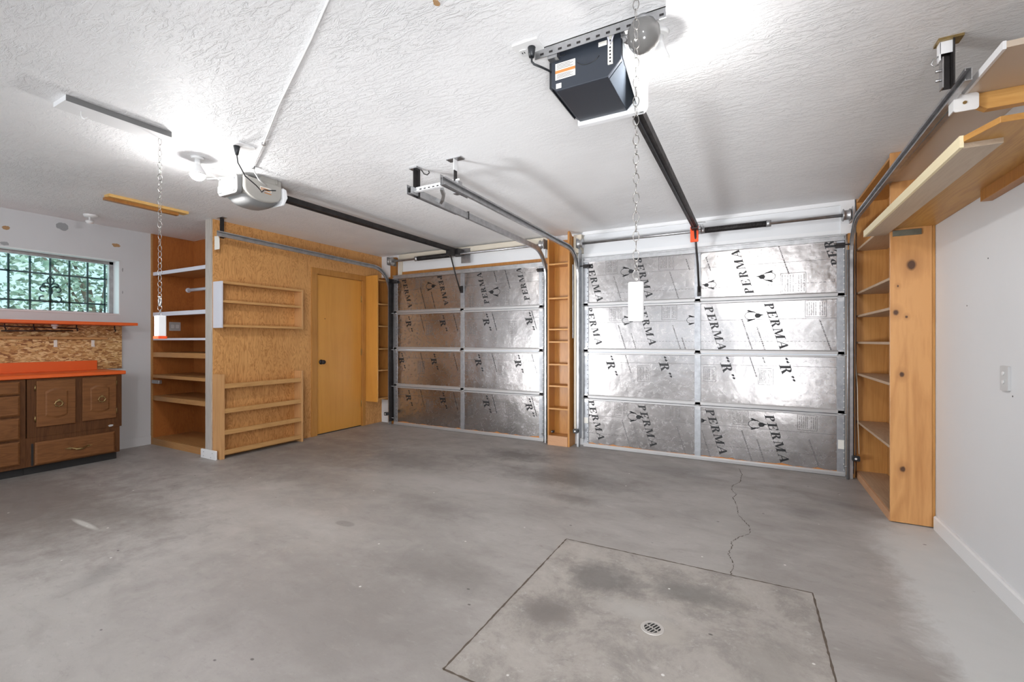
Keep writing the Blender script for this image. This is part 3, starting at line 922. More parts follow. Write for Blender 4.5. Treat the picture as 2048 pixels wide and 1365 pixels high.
GL['P'] = ([q((.14, 0), (.36, 0), (.36, 1), (.14, 1)), q((.02, 0), (.50, 0), (.48, .06), (.04, .06)), q((.02, 1), (.02, .94), (.4, .94), (.4, 1))] +
           [q((.34 + .36 * math.sin(a), .735 + .265 * math.cos(a)), (.34 + .36 * math.sin(b), .735 + .265 * math.cos(b)), (.34 + .15 * math.sin(b), .735 + .205 * math.cos(b)), (.34 + .15 * math.sin(a), .735 + .205 * math.cos(a)))
            for a, b in ((math.pi * i / 8, math.pi * (i + 1) / 8) for i in range(8))], .78)
GL['E'] = ([q((.14, 0), (.36, 0), (.36, 1), (.14, 1)), q((.02, 0), (.74, 0), (.74, .07), (.02, .07)), q((.02, .93), (.74, .93), (.74, 1), (.02, 1)),
            q((.36, .47), (.56, .47), (.56, .54), (.36, .54)), q((.52, .36), (.58, .36), (.58, .66), (.52, .66)), q((.66, .72), (.74, .68), (.74, 1), (.60, .95)), q((.60, .06), (.74, 0), (.78, .32), (.71, .28))], .84)
GL['R'] = (GL['P'][0] + [q((.40, .50), (.56, .52), (.84, .03), (.62, .03)), q((.56, 0), (.90, 0), (.88, .06), (.60, .06))], .92)
GL['M'] = ([q((.10, 0), (.17, 0), (.17, 1), (.10, 1)), q((.0, 0), (.28, 0), (.28, .06), (.0, .06)), q((.02, 1), (.02, .95), (.32, .95), (.32, 1)), q((.12, 1), (.34, 1), (.62, .12), (.50, 0)),
            q((.50, 0), (.58, .02), (.92, 1), (.84, 1)), q((.80, 0), (1.02, 0), (1.02, 1), (.80, 1)), q((.70, 0), (1.14, 0), (1.14, .06), (.70, .06)), q((.80, 1), (.80, .95), (1.14, .95), (1.14, 1))], 1.2)
GL['A'] = ([q((.08, 0), (.15, 0), (.54, 1), (.47, 1)), q((.42, 1), (.58, 1), (.90, 0), (.66, 0)), q((.22, .30), (.74, .30), (.72, .37), (.26, .37)), q((.0, 0), (.28, 0), (.26, .05), (.02, .05)), q((.54, 0), (1.0, 0), (.98, .05), (.56, .05))], .95)


def qm(fl):
    out = []
    for dx in (0, .26):
        c = (.12 + dx, .86)
        out.append([(c[0] + .11 * math.cos(t * math.pi / 4), c[1] + .11 * math.sin(t * math.pi / 4)) for t in range(8)])
        s = -1 if fl else 1
        out.append(q((c[0] + s * .085, c[1]), (c[0] + s * .02, c[1] - .05 * s), (c[0] + s * .02, c[1] + (.2 if not fl else -.2)), (c[0] + s * .06, c[1] + (.16 if not fl else -.16))))
    return out


GL['<'] = (qm(False), .50)
GL['>'] = (qm(True), .50)


def clip(poly, x0, x1, z0, z1):
    def cut(ps, ins, inter):
        out = []
        for i, p in enumerate(ps):
            pr = ps[i - 1]
            if ins(p):
                if not ins(pr): out.append(inter(pr, p))
                out.append(p)
            elif ins(pr): out.append(inter(pr, p))
        return out
    def ix(v): return lambda a, b: (v, a[1] + (b[1] - a[1]) * (v - a[0]) / (b[0] - a[0]))
    def iz(v): return lambda a, b: (a[0] + (b[0] - a[0]) * (v - a[1]) / (b[1] - a[1]), v)
    for ins, it in ((lambda p: p[0] >= x0, ix(x0)), (lambda p: p[0] <= x1, ix(x1)), (lambda p: p[1] >= z0, iz(z0)), (lambda p: p[1] <= z1, iz(z1))):
        if len(poly) < 3: return []
        poly = cut(poly, ins, it)
    return poly if len(poly) >= 3 else []


class Print:
    def __init__(self, x0, x1, z0, z1, y):
        self.r = (x0, x1, z0, z1); self.y = y; self.m = MB()

    def poly(self, pts):
        pts = clip(pts, *self.r)
        if pts: self.m.add([(p[0], self.y, p[1]) for p in pts], [list(range(len(pts)))])

    def text(self, s, ox, oz, ang, su, sv, slant=.22):
        d = (math.cos(ang), math.sin(ang)); u = (-d[1], d[0]); x = 0
        for ch in s:
            polys, wd = GL[ch]
            for pl in polys:
                self.poly([(ox + (x + p[0] + slant * p[1]) * su * d[0] + p[1] * sv * u[0], oz + (x + p[0] + slant * p[1]) * su * d[1] + p[1] * sv * u[1]) for p in pl])
            x += wd + .06

    def line(self, a, b, wd):
        dx, dz = b[0] - a[0], b[1] - a[1]; L = math.hypot(dx, dz); nx, nz = -dz / L * wd / 2, dx / L * wd / 2
        self.poly([(a[0] + nx, a[1] + nz), (b[0] + nx, b[1] + nz), (b[0] - nx, b[1] - nz), (a[0] - nx, a[1] - nz)])

    def dashes(self, a, b, wd, on, off, seed=0, jit=0):
        rr = random.Random(seed)
        L = math.dist(a, b); t = 0
        while t < L:
            e = min(L, t + on * (1 + rr.uniform(-jit, jit)))
            self.line((a[0] + (b[0] - a[0]) * t / L, a[1] + (b[1] - a[1]) * t / L), (a[0] + (b[0] - a[0]) * e / L, a[1] + (b[1] - a[1]) * e / L), wd)
            t = e + off * (1 + rr.uniform(-jit, jit))

    def bird(self, x, z, s=1.0, fl=1):
        """penguin emblem lying on its side: head, beak, two flippers, open oval body"""
        self.poly([(x + fl * s * (.052 + .024 * math.cos(t * math.pi / 5)), z + s * .020 * math.sin(t * math.pi / 5)) for t in range(10)])
        self.poly([(x + fl * s * .066, z - .006 * s), (x + fl * s * .10, z + .006 * s), (x + fl * s * .066, z + .012 * s)])
        n = 20
        for k in range(n):
            a, b = 2 * math.pi * k / n, 2 * math.pi * (k + 1) / n
            wd = .004 if abs(math.sin((a + b) / 2)) < .75 else .008
            self.line((x + .048 * s * math.cos(a), z + .036 * s * math.sin(a)), (x + .048 * s * math.cos(b), z + .036 * s * math.sin(b)), wd * s)
        for sg in (1, -1):
            self.poly([(x + .03 * s * fl, z + sg * .030 * s), (x - .02 * s * fl, z + sg * .052 * s), (x - .035 * s * fl, z + sg * .044 * s), (x - .0 * s, z + sg * .028 * s)])


def labelbox(pb, x, z, w_=.105, h_=.17, seed=0):
    for a, b in (((x, z), (x + w_, z)), ((x, z + h_), (x + w_, z + h_)), ((x, z), (x, z + h_)), ((x + w_, z), (x + w_, z + h_))):
        pb.line(a, b, .0035)
    n = 9
    for k in range(n):
        xx = x + .014 + (w_ - .028) * k / (n - 1)
        if k == 5: continue
        pb.dashes((xx, z + .015), (xx, z + h_ - .015), .0042, .028, .006, seed * 20 + k, .6)


def tracks_profile(path, xc, s, wn=.052, dx=.022, th=.003):
    """C-section swept along a path in the Y-Z plane; s=+1 opens to +X"""
    out = [(0, -wn / 2), (dx, -wn / 2), (dx, -wn / 2 + .012), (dx - th, -wn / 2 + .012), (dx - th, -wn / 2 + th), (th, -wn / 2 + th),
           (th, wn / 2 - th), (dx - th, wn / 2 - th), (dx - th, wn / 2 - .008), (dx, wn / 2 - .008), (dx, wn / 2), (0, wn / 2)]
    m = MB(); n = len(out); vs = []
    for i, (y, z) in enumerate(path):
        a = path[max(0, i - 1)]; b = path[min(len(path) - 1, i + 1)]
        dy, dz = b[0] - a[0], b[1] - a[1]; L = math.hypot(dy, dz); ny, nz = -dz / L, dy / L
        for px, pn in out:
            vs.append((xc - s * dx / 2 + s * px, y + ny * pn, z + nz * pn))
    fs = []
    for i in range(len(path) - 1):
        for k in range(n):
            l = (k + 1) % n
            fs.append((i * n + k, i * n + l, (i + 1) * n + l, (i + 1) * n + k))
    m.add(vs, fs)
    m.add(vs, [list(range(n))])
    m.add(vs, [[(len(path) - 1) * n + k for k in range(n)][::-1]])
    return m


DY = 4.90          # inner face of the doors
ZS = [0.0, .556, 1.081, 1.604, 2.125]


def garage_door(x0, x1, xm, name_label, foil_seed, prints):
    gd = thing('garage_door', name_label, 'garage door', ((x0 + x1) / 2, DY, 0), None)
    fw = .062
    for i in range(4):
        z0, z1 = ZS[i], ZS[i + 1]
        sec = obj('door_section', B(x0, x1, DY + .012, DY + .060, z0 + .002, z1 - .002), M['frame'], gd)
        obj('bottom_rail', MB().prism([(DY - .010, z0 + .004), (DY + .02, z0 + .004), (DY + .02, z0 + .042), (DY - .004, z0 + .042), (DY - .010, z0 + .03)], 'x', x0 + .002, x1 - .002), M['rail'], sec)
        obj('top_rail', MB().prism([(DY - .008, z1 - .003), (DY + .02, z1 - .003), (DY + .02, z1 - .026), (DY - .008, z1 - .020)], 'x', x0 + .002, x1 - .002), M['rail'], sec)
        for k, (a, b) in enumerate(((x0 + fw, xm - .030), (xm + .030, x1 - fw))):
            fo = obj('foil_panel', B(a, b, DY + .004, DY + .014, z0 + .040, z1 - .024), M['foil'], sec)
            pb = Print(a + .002, b - .002, z0 + .043, z1 - .026, DY + .0032)
            pg = Print(a + .002, b - .002, z0 + .043, z1 - .026, DY + .0034)
            prints(i, k, pb, pg)
            if pb.m.v: obj('printed_lettering', pb.m, M['ink'], fo)
            if pg.m.v: obj('printed_label', pg.m, M['inkg'], fo)
            if i == 0:
                mm = MB(); n = 24; rr = random.Random(foil_seed + k)
                vs = []
                for j in range(n + 1):
                    xx = a + (b - a) * j / n
                    vs += [(xx, DY + .0030, z0 + .040), (xx, DY + .0030, z0 + .043 + max(0, rr.gauss(.004, .006)))]
                mm.add(vs, [(2 * j, 2 * j + 2, 2 * j + 3, 2 * j + 1) for j in range(n)])
                obj('foam_edge', mm, M['rust'], fo)
        # stiles: two ends and centre, each with rivet holes
        for nm, a, b in (('end_stile', x0, x0 + fw), ('end_stile', x1 - fw, x1), ('centre_stile', xm - .030, xm + .030)):
            st = obj(nm, B(a + .001, b - .001, DY - .004, DY + .014, z0 + .006, z1 - .006), M['frame'], sec, .001)
            hx = b - .012 if a == x0 else (a + .052 if nm == 'end_stile' else None)
            if hx:
                mm = MB(); zz = z0 + .06
                while zz < z1 - .05:
                    mm.cyl((hx - .0, DY - .0045, zz), (hx, DY - .003, zz), .0055, seg=8); zz += .052
                obj('punched_holes', mm, M['paper'] if a != x0 else M['dirt'], st)
        if i:
            for hx in (x0 + .03, xm, x1 - .03):
                hg = MB().prism([(hx - .022, z0 - .045), (hx + .022, z0 - .045), (hx + .026, z0 - .008), (hx + .026, z0 + .008), (hx + .022, z0 + .045), (hx - .022, z0 + .045), (hx - .026, z0 + .008), (hx - .026, z0 - .008)], 'y', DY - .010, DY - .003)
                hg.cyl((hx - .03, DY - .012, z0), (hx + .03, DY - .012, z0), .007, seg=10)
                obj('hinge', hg, M['dsteel'], gd)
        for sx, e in ((-1, x0), (1, x1)):
            zz = z0 if i else .10
            obj('roller', MB().cyl((e - sx * .02, DY - .03, zz), (e + sx * .052, DY - .03, zz), .005, seg=8).cyl((e + sx * .045, DY - .03, zz), (e + sx * .056, DY - .03, zz), .021, seg=16), M['dsteel'], gd)
    obj('top_strut', MB().prism([(DY - .030, 2.098), (DY + .0, 2.098), (DY + .0, 2.148), (DY - .030, 2.148), (DY - .030, 2.138), (DY - .012, 2.138), (DY - .012, 2.110), (DY - .030, 2.110)], 'x', x0, x1), M['dsteel'], gd)
    obj('top_roller_bracket', MB().box(x0 + .005, x0 + .075, DY - .035, DY - .004, 2.035, 2.075).cyl((x0 - .05, DY - .045, 2.055), (x0 + .08, DY - .045, 2.055), .006, seg=8), M['dark'], gd)
    obj('top_roller_bracket', MB().box(x1 - .075, x1 - .005, DY - .035, DY - .004, 2.035, 2.075).cyl((x1 - .08, DY - .045, 2.055), (x1 + .05, DY - .045, 2.055), .006, seg=8), M['dark'], gd)
    for e in (x0 + .008, x1 - .008):
        obj('lift_cable', MB().cyl((e, 4.872, 2.14), (e, 4.885, .06), .0018, seg=6), M['steel'], gd)
    obj('bottom_seal', B(x0, x1, DY - .004, DY + .06, 0, .006), M['dirt'], gd)
    return gd


A75 = math.radians(-73)


def small_print(pg, x, z, L, seed):
    pg.dashes((x, z), (x + L * math.cos(A75), z + L * math.sin(A75)), .0105, .011, .0045, seed, .6)


def prints_right(i, k, pb, pg):
    x0, x1, z0, z1 = pb.r
    S, V = .094, .074
    def perma(xt, zt, up=False):
        if up: pb.text('PERMA', xt, zt, math.radians(107), S, V)
        else: pb.text('PERMA', xt, zt, A75, S, V)
    if i == 3:
        pg.line((x0, z1 - .155), (x1, z1 - .155), .003)
        pg.dashes((x0, z1 - .36), (x1, z1 - .36), .0035, .02, .012)
        if k == 0:
            perma(-1.675, 2.09); perma(-1.135, 2.11); labelbox(pg, -1.44, 1.955, seed=1, w_=.13, h_=.15); labelbox(pg, -.87, 1.955, seed=2, w_=.15, h_=.15)
            pb.bird(-1.22, 1.965, 1.1); small_print(pg, -1.35, 1.92, .34, 3); small_print(pg, -.76, 1.93, .34, 4); small_print(pg, -.60, 2.05, .12, 5)
        else:
            perma(.02, 1.66, True); perma(.71, 1.88, True); labelbox(pg, .235, 1.65, w_=.20, h_=.19, seed=3)
            pb.bird(-.36, 1.77, .9, -1); pb.bird(.14, 1.82, 1.1, -1); small_print(pg, -.41, 2.05, .15, 5); small_print(pg, .22, 2.10, .28, 6)
    elif i == 2:
        pg.line((x0, z1 - .165), (x1, z1 - .165), .003)
        pg.dashes((x0, z1 - .375), (x1, z1 - .375), .0035, .02, .012)
        if k == 0:
            perma(-1.685, 1.60); perma(-1.10, 1.60); labelbox(pg, -1.40, 1.43, seed=4, w_=.14, h_=.15); labelbox(pg, -.84, 1.43, seed=5, w_=.15, h_=.15)
            pb.bird(-1.21, 1.43, 1.0); pb.bird(-.545, 1.42, 1.0, 1)
            for n, (x, z) in enumerate(((-1.30, 1.38), (-.73, 1.37), (-1.16, 1.29), (-.64, 1.24))): small_print(pg, x, z, .38, 7 + n)
        else:
            perma(-.43, 1.555); perma(.095, 1.57); labelbox(pg, .43, 1.425, w_=.16, h_=.15, seed=6)
            pb.bird(-.01, 1.45, 1.1); small_print(pg, -.09, 1.42, .38, 12); small_print(pg, .04, 1.34, .30, 13); small_print(pg, .54, 1.40, .30, 14)
    elif i == 1:
        pg.line((x0, z1 - .085), (x1, z1 - .085), .003)
        if k == 0:
            for xx in (-1.46, -.89): pb.text('<R>', xx, 1.045, A75, .115, .088)
            labelbox(pg, -1.625, .78, w_=.09, h_=.16, seed=7); labelbox(pg, -1.09, .77, seed=8, w_=.13)
            small_print(pg, -1.22, 1.05, .20, 20)
        else:
            for xx in (-.30, .20): pb.text('<R>', xx, 1.05, A75, .115, .088)
            labelbox(pg, -.43, .80, w_=.11, h_=.145, seed=9); labelbox(pg, .05, .79, w_=.125, h_=.155, seed=10)
            small_print(pg, -.02, 1.05, .20, 21); small_print(pg, .09, 1.05, .06, 22)
    else:
        pg.line((x0, z1 - .165), (x1, z1 - .165), .003)
        pg.dashes((x0, z1 - .365), (x1, z1 - .365), .0035, .02, .012)
        if k == 0:
            perma(-1.66, .535); perma(-1.09, .52); labelbox(pg, -1.34, .385, seed=11, w_=.14, h_=.15); labelbox(pg, -.80, .38, seed=12, w_=.14, h_=.15)
            pb.bird(-1.14, .385, 1.15); pb.bird(-1.70, .36, 1.0)
            for n, (x, z) in enumerate(((-1.26, .34), (-1.13, .27), (-.69, .32))): small_print(pg, x, z, .34, 23 + n)
        else:
            perma(-.42, .520); perma(.10, .505); labelbox(pg, -.165, .39, w_=.13, h_=.14, seed=13); labelbox(pg, .37, .385, w_=.15, h_=.14, seed=14)
            pb.bird(.02, .405, 1.1); pb.bird(-.51, .40, 1.1)
            for n, (x, z) in enumerate(((-.45, .30), (-.09, .335), (.04, .26), (.46, .30))): small_print(pg, x, z, .34, 28 + n)


def prints_left(i, k, pb, pg):
    x0, x1, z0, z1 = pb.r
    if i == 3:
        pg.line((x0, z1 - .17), (x1, z1 - .17), .003)
        pg.line((x0, z1 - .36 + .3 * k), (x1, z1 - .36 + .3 * k), .002)
        if k == 0:
            pb.text('PERMA', -4.42, 2.09, A75, .088, .07); pb.text('PERMA', -3.79, 2.10, A75, .088, .07)
            pb.bird(-3.92, 1.96, 1.2, 1); small_print(pb, -4.08, 1.95, .40, 40); small_print(pb, -3.89, 1.88, .30, 41); labelbox(pg, -4.17, 1.93, w_=.12, h_=.16, seed=20)
        else:
            pb.text('PERMA', -2.955, 1.68, math.radians(107), .088, .07); pb.text('PERMA', -2.38, 1.70, math.radians(107), .088, .07)
            pb.bird(-2.86, 1.83, 1.2, -1); labelbox(pg, -2.80, 1.66, w_=.13, h_=.19, seed=21); labelbox(pg, -3.28, 1.63, w_=.09, h_=.19, seed=22)
            small_print(pb, -2.89, 2.09, .14, 42); small_print(pb, -2.73, 2.10, .26, 43)
    else:
        off = (.0, .04, .0)[i]
        zz = z1 - .09
        pg.line((x0, zz), (x1, zz), .003)
        xs = ((-4.39, -3.79), (-3.10, -2.49)) if i != 1 else ((-4.52, -3.94), (-3.22, -2.64))
        for xx in xs[k]:
            pb.text('<R>', xx + .02, z1 - .02, A75, .115, .088)
            labelbox(pg, xx - .19, z1 - .30, w_=.12, h_=.17, seed=int(abs(xx) * 10) + i)
        for n, dx in enumerate((.42, .98)):
            small_print(pb, x0 + dx, z1 - .01, .24, 50 + i * 4 + n + k)


gR = garage_door(-1.700, .728, -.488, 'insulated sectional garage door on the right, foil facing printed with black lettering', 3, prints_right)
gL = garage_door(-4.562, -2.195, -3.370, 'insulated sectional garage door on the left, foil facing reflecting the closet wood', 9, prints_left)
for x in (.674, ):
    tag_ = obj('paper_sticker', B(x, x + .045, DY - .0055, DY - .0042, .245, .325), M['paper'], gR)
obj('paper_sticker', B(-1.692, -1.645, DY - .0055, DY - .0042, .27, .335), M['paper'], gR)


def track(x, s, ystart, zh, ztop, label, rad=.32, yv=4.865):
    th = thing('door_track', label, 'garage door track', (x, yv, 0), None)
    path = [(yv, .002), (yv, .6), (yv, 1.2), (yv, zh - rad)]
    for i in range(1, 13):
        a = math.pi / 2 * i / 12
        path.append((yv - rad + rad * math.cos(a), zh - rad + rad * math.sin(a)))
    path += [(yv - rad - .6, zh + (ztop - zh) * .3), (ystart, ztop)]
    obj('rail', tracks_profile(path, x, s), M['dsteel'], th)
    return th


tr1 = track(.762, -1, 2.44, 2.24, 2.275, 'steel track curving overhead beside the right wall shelves')
tr2 = track(-1.748, 1, 2.33, 2.225, 2.240, 'steel track on the left side of the right garage door')
tr3 = track(-2.150, -1, 2.47, 2.265, 2.285, 'steel track on the right side of the left garage door')
tr4 = track(-4.610, 1, 2.50, 2.235, 2.262, 'steel track running along the plywood closet wall')
obj('floor_pipe', MB().cyl((.735, 4.825, 0), (.735, 4.825, 2.0), .011, seg=10), M['frame'], tr1)
obj('angle_bracket', MB().box(-1.725, -1.722, 4.80, 4.90, .1, 2.25).box(-1.760, -1.722, 4.885, 4.888, .1, 2.2), M['dsteel'], tr2)
obj('wall_angle', B(-4.588, -4.585, 4.82, 4.93, .05, 2.1), M['dark'], tr4)
obj('wall_angle', B(.776, .779, 4.83, 4.93, .05, 2.05), M['dark'], tr1)
obj('wall_angle', B(-2.128, -2.125, 4.84, 4.93, .05, 2.05), M['dark'], tr3)
obj('track_stiffener', MB().box(-2.163, -2.160, 2.45, 3.05, 2.250, 2.318), M['steel'], tr3)
obj('splice_joint', MB().box(-2.166, -2.134, 3.20, 3.206, 2.25, 2.315), M['dark'], tr3)
obj('track_stiffener', MB().box(-1.762, -1.759, 2.31, 2.62, 2.205, 2.275), M['steel'], tr2)
obj('white_strip', B(-1.812, -1.803, 4.84, 4.86, 1.24, 2.08), M['frame'], tr2)

# ceiling hangers
hg1 = thing('track_hanger', 'dark brown iron ceiling strap with hook holding the middle left track', 'bracket', (-2.15, 2.535, 2.3))
obj('strap', B(-2.152, -2.148, 2.505, 2.555, 2.245, CEIL), M['dark'], hg1, .001)
obj('strap_flange', B(-2.152, -2.128, 2.551, 2.556, 2.245, CEIL), M['dark'], hg1)
obj('ceiling_plate', B(-2.185, -2.115, 2.50, 2.56, CEIL - .012, CEIL), M['steel'], hg1)
obj('bolt', MB().cyl((-2.153, 2.53, 2.27), (-2.140, 2.53, 2.27), .010, seg=6), M['steel'], hg1)
obj('bolt', MB().cyl((-2.153, 2.52, 2.30), (-2.140, 2.52, 2.30), .008, seg=6), M['steel'], hg1)
obj('hook', MB().tube([(-2.12, 2.56, CEIL - .01), (-2.10, 2.565, CEIL - .04), (-2.075, 2.57, CEIL - .05), (-2.06, 2.575, CEIL - .035), (-2.07, 2.58, CEIL - .02)], .004, 8), M['dark'], hg1)
hg2 = thing('track_hanger', 'two-tone iron ceiling strap holding the middle right track', 'bracket', (-1.80, 2.535, 2.3))
obj('strap', B(-1.802, -1.798, 2.515, 2.550, 2.22, 2.40), M['dark'], hg2)
obj('strap_top', B(-1.803, -1.797, 2.512, 2.552, 2.38, CEIL), M['white'], hg2, label='white upper part')
obj('ceiling_plate', MB().box(-1.86, -1.74, 2.505, 2.560, CEIL - .006, CEIL), M['steel'], hg2)
obj('clamp_plate', B(-1.806, -1.760, 2.510, 2.556, 2.215, 2.300), M['steel'], hg2)
ang = thing('perforated_angle', 'white perforated steel angle bridging the two middle garage door tracks', 'bracket', (-1.97, 2.53, 2.27))
m = MB().box(-2.145, -1.765, 2.528, 2.531, 2.278, 2.318).box(-2.145, -1.765, 2.498, 2.531, 2.278, 2.281)
obj('angle_iron', m, M['white'], ang)
for k in range(9):
    xx = -2.11 + k * .038
    obj('slot', B(xx, xx + .018, 2.526, 2.5285, 2.295, 2.303), M['dark'], ang)
obj('curved_tab', MB().tube([(-1.93, 2.55, 2.28), (-1.95, 2.60, 2.255), (-1.98, 2.63, 2.235), (-2.02, 2.66, 2.228), (-2.06, 2.66, 2.255)], .016, 4, smooth=False), M['steel'], ang)
hg3 = thing('track_hanger', 'dark iron hanger at the top left of the plywood closet wall', 'bracket', (-4.70, 2.61, 2.28))
obj('strap', MB().box(-4.752, -4.748, 2.60, 2.64, 2.25, CEIL).box(-4.752, -4.622, 2.60, 2.64, 2.255, 2.259), M['dark'], hg3)
obj('ceiling_plate', B(-4.80, -4.70, 2.595, 2.645, CEIL - .005, CEIL), M['steel'], hg3)
hg4 = thing('track_hanger', 'double iron ceiling hanger at the near end of the right hand track', 'bracket', (.72, 2.50, 2.28))
obj('strap', MB().box(.728, .733, 2.475, 2.52, 2.262, CEIL).box(.700, .733, 2.516, 2.520, 2.262, CEIL), M['dark'], hg4)
obj('strap_outer', MB().box(.688, .692, 2.485, 2.52, 2.375, 2.45).box(.688, .733, 2.485, 2.488, 2.40, 2.45), M['white'], hg4, .001, 'white painted upper strap')
obj('strap_lower', MB().box(.698, .702, 2.49, 2.53, 2.262, 2.39), M['steel'], hg4)
obj('ceiling_plate', B(.68, .76, 2.47, 2.53, CEIL - .010, CEIL), M['brass'], hg4)
for z in (2.30, 2.34):
    obj('bolt', MB().cyl((.680, 2.505, z), (.70, 2.505, z), .006, seg=6), M['steel'], hg4)
obj('hook', MB().tube([(.69, 2.50, 2.40), (.672, 2.50, 2.39), (.665, 2.50, 2.372), (.675, 2.50, 2.36), (.688, 2.50, 2.365)], .003, 6), M['steel'], hg4)


# torsion shafts and springs
def torsion(x0, x1, z, sx0, sx1, label, tilt=0.0):
    th = thing('torsion_shaft', label, 'garage door spring', ((x0 + x1) / 2, 4.80, z))
    Y = 4.80
    obj('shaft', MB().cyl((x0, Y, z), (x1, Y, z), .0145, seg=16), M['steel'], th)
    m = MB(); r = .029; n = int((sx1 - sx0) / .012)
    m.cyl((sx0, Y, z), (sx1, Y, z), .026, seg=18)
    pts = []
    for i in range(n * 10 + 1):
        a = 2 * math.pi * i / 10
        pts.append((sx0 + (sx1 - sx0) * i / (n * 10), Y + .027 * math.cos(a), z + .027 * math.sin(a)))
    m.tube(pts, .0042, 5)
    obj('spring', m, M['dark'], th)
    for e in (sx0, sx1):
        obj('spring_cone', MB().cyl((e - .02, Y, z), (e + .02, Y, z), .034, .030, seg=16), M['dsteel'], th)
    for e in (x0, x1):
        obj('cable_drum', MB().lathe((e, Y, z), [(.012, -.03), (.048, -.03), (.055, -.024), (.042, -.016), (.042, .012), (.055, .020), (.050, .028), (.012, .028)], 24, 'x'), M['dsteel'], th)
        s = 1 if e < (x0 + x1) / 2 else -1
        obj('end_bearing_plate', MB().box(e - s * .034, e - s * .037, Y - .05, 4.94, z - .05, z + .06), M['dsteel'], th)
    return th


torsion(-1.700, .722, 2.300, -.43, .135, 'steel torsion shaft with a black spring over the right garage door')
torsion(-4.520, -2.170, 2.335, -4.06, -3.47, 'steel torsion shaft with a black spring over the left garage door')


# ------------------------------------------------------------------ openers
o1 = thing('garage_door_opener', 'blue-black garage door opener hung from the ceiling near the camera, warning label on its back', 'garage door opener', (-.60, 1.95, 2.27))
m = MB().prism([(-.765, 2.455), (-.765, 2.30), (-.740, 2.278), (-.515, 2.278), (-.462, 2.335), (-.462, 2.44), (-.475, 2.455)], 'y', 1.785, 2.09)
obj('motor_housing', m, M['navy'], o1, .004)
obj('housing_rim', MB().prism([(-.778, 2.415), (-.778, 2.305), (-.763, 2.288), (-.763, 2.43)], 'y', 1.795, 2.08), M['blackp'], o1, .002)
obj('lamp_lens', MB().prism([(-.755, 2.262), (-.755, 2.44), (-.425, 2.44), (-.425, 2.285), (-.440, 2.262)], 'y', 2.09, 2.125), M['lens'], o1, .003)
obj('side_lens', MB().prism([(1.80, 2.35), (2.10, 2.262), (2.11, 2.262), (2.11, 2.42), (1.80, 2.42)], 'x', -.461, -.436), M['lens'], o1, .003)
lb = obj('warning_label', B(-.745, -.655, 1.7835, 1.7848, 2.325, 2.395), M['paper'], o1)
obj('label_stripe', B(-.745, -.655, 1.7825, 1.7834, 2.352, 2.364), M['rust'], lb)
mm = MB()
for k in range(4):
    mm.box(-.738, -.665 - .01 * (k % 2), 1.7825, 1.7834, 2.330 + .005 * k, 2.332 + .005 * k)
for k in range(4):
    mm.box(-.738, -.665 - .012 * (k % 2), 1.7825, 1.7834, 2.370 + .006 * k, 2.372 + .006 * k)
obj('label_text', mm, M['inkg'], lb)
obj('small_label', B(-.742, -.718, 1.7835, 1.7848, 2.288, 2.309), M['paper'], o1)
obj('small_label', B(-.555, -.520, 1.7835, 1.7848, 2.410, 2.428), M['paper'], o1)
tm = obj('terminal_strip', B(-.515, -.495, 1.780, 1.785, 2.325, 2.44), M['paper'], o1)
m = MB()
for k in range(7):
    m.cyl((-.505, 1.7795, 2.335 + .014 * k), (-.505, 1.7785, 2.335 + .014 * k), .004, seg=8)
obj('screw_row', m, M['dark'], tm)
obj('wiring', MB().tube([(-.505, 1.778, 2.40), (-.512, 1.765, 2.43), (-.50, 1.76, 2.45), (-.495, 1.765, 2.458)], .003, 6).tube([(-.500, 1.778, 2.41), (-.490, 1.765, 2.42), (-.485, 1.77, 2.438)], .003, 6), M['lilac'], o1, label='thin pale wires')
obj('moulded_arc', MB().tube([(-.60 + .05 * math.sin(a), 1.7848, 2.355 - .03 * math.cos(a) + .03) for a in [i * .35 - 1.2 for i in range(8)]], .0022, 6), M['blackp'], o1)
obj('slot', B(-.735, -.70, 1.784, 1.7849, 2.4210, 2.4245), M['steel'], o1)
obj('chamfer_panel', MB().add([(-.513, 1.80, 2.2765), (-.4605, 1.80, 2.334), (-.4605, 2.085, 2.334), (-.513, 2.085, 2.2765)], [(0, 1, 2, 3)]), M['navy2'], o1)
obj('rail', MB().prism([(-.515, 2.30), (-.515, 2.345), (-.500, 2.352), (-.480, 2.352), (-.465, 2.345), (-.465, 2.30)], 'y', 2.12, 4.74), M['dark'], o1, .001)
obj('rail_belt', B(-.493, -.487, 2.13, 4.72, 2.292, 2.2995), M['blackp'], o1)
obj('header_bracket', MB().box(-.53, -.45, 4.74, 4.935, 2.33, 2.355).box(-.54, -.44, 4.935, 4.944, 2.30, 2.40).box(-.49, -.40, 4.72, 4.73, 2.36, 2.372), M['steel'], o1, .001)
obj('trolley', B(-.52, -.46, 4.60, 4.70, 2.285, 2.30), M['dark'], o1, .002)
obj('door_arm', MB().tube([(-.49, 4.66, 2.30), (-.485, 4.74, 2.12), (-.478, 4.80, 1.97), (-.472, 4.875, 1.70)], .010, 8).box(-.49, -.455, 4.878, 4.895, 1.66, 1.76), M['dark'], o1)
og = tag(obj('release_tag', MB().rounded(-.535, -.462, 4.695, 4.712, 2.175, 2.33, .006, 'y'), M['red'], None, .002), 'bright orange plastic tag hanging at the door end of the right opener rail', 'tag')
obj('tag_cord', MB().cyl((-.50, 4.7035, 2.33), (-.495, 4.68, 2.37), .003, seg=6), M['red'], og)
br = thing('opener_hanger', 'long perforated steel angle screwed to the ceiling above the near opener', 'bracket', (-.56, 1.76, 2.42))
obj('angle_iron', MB().box(-.825, -.285, 1.748, 1.751, 2.418, CEIL).box(-.825, -.285, 1.748, 1.780, CEIL - .004, CEIL), M['steel'], br)
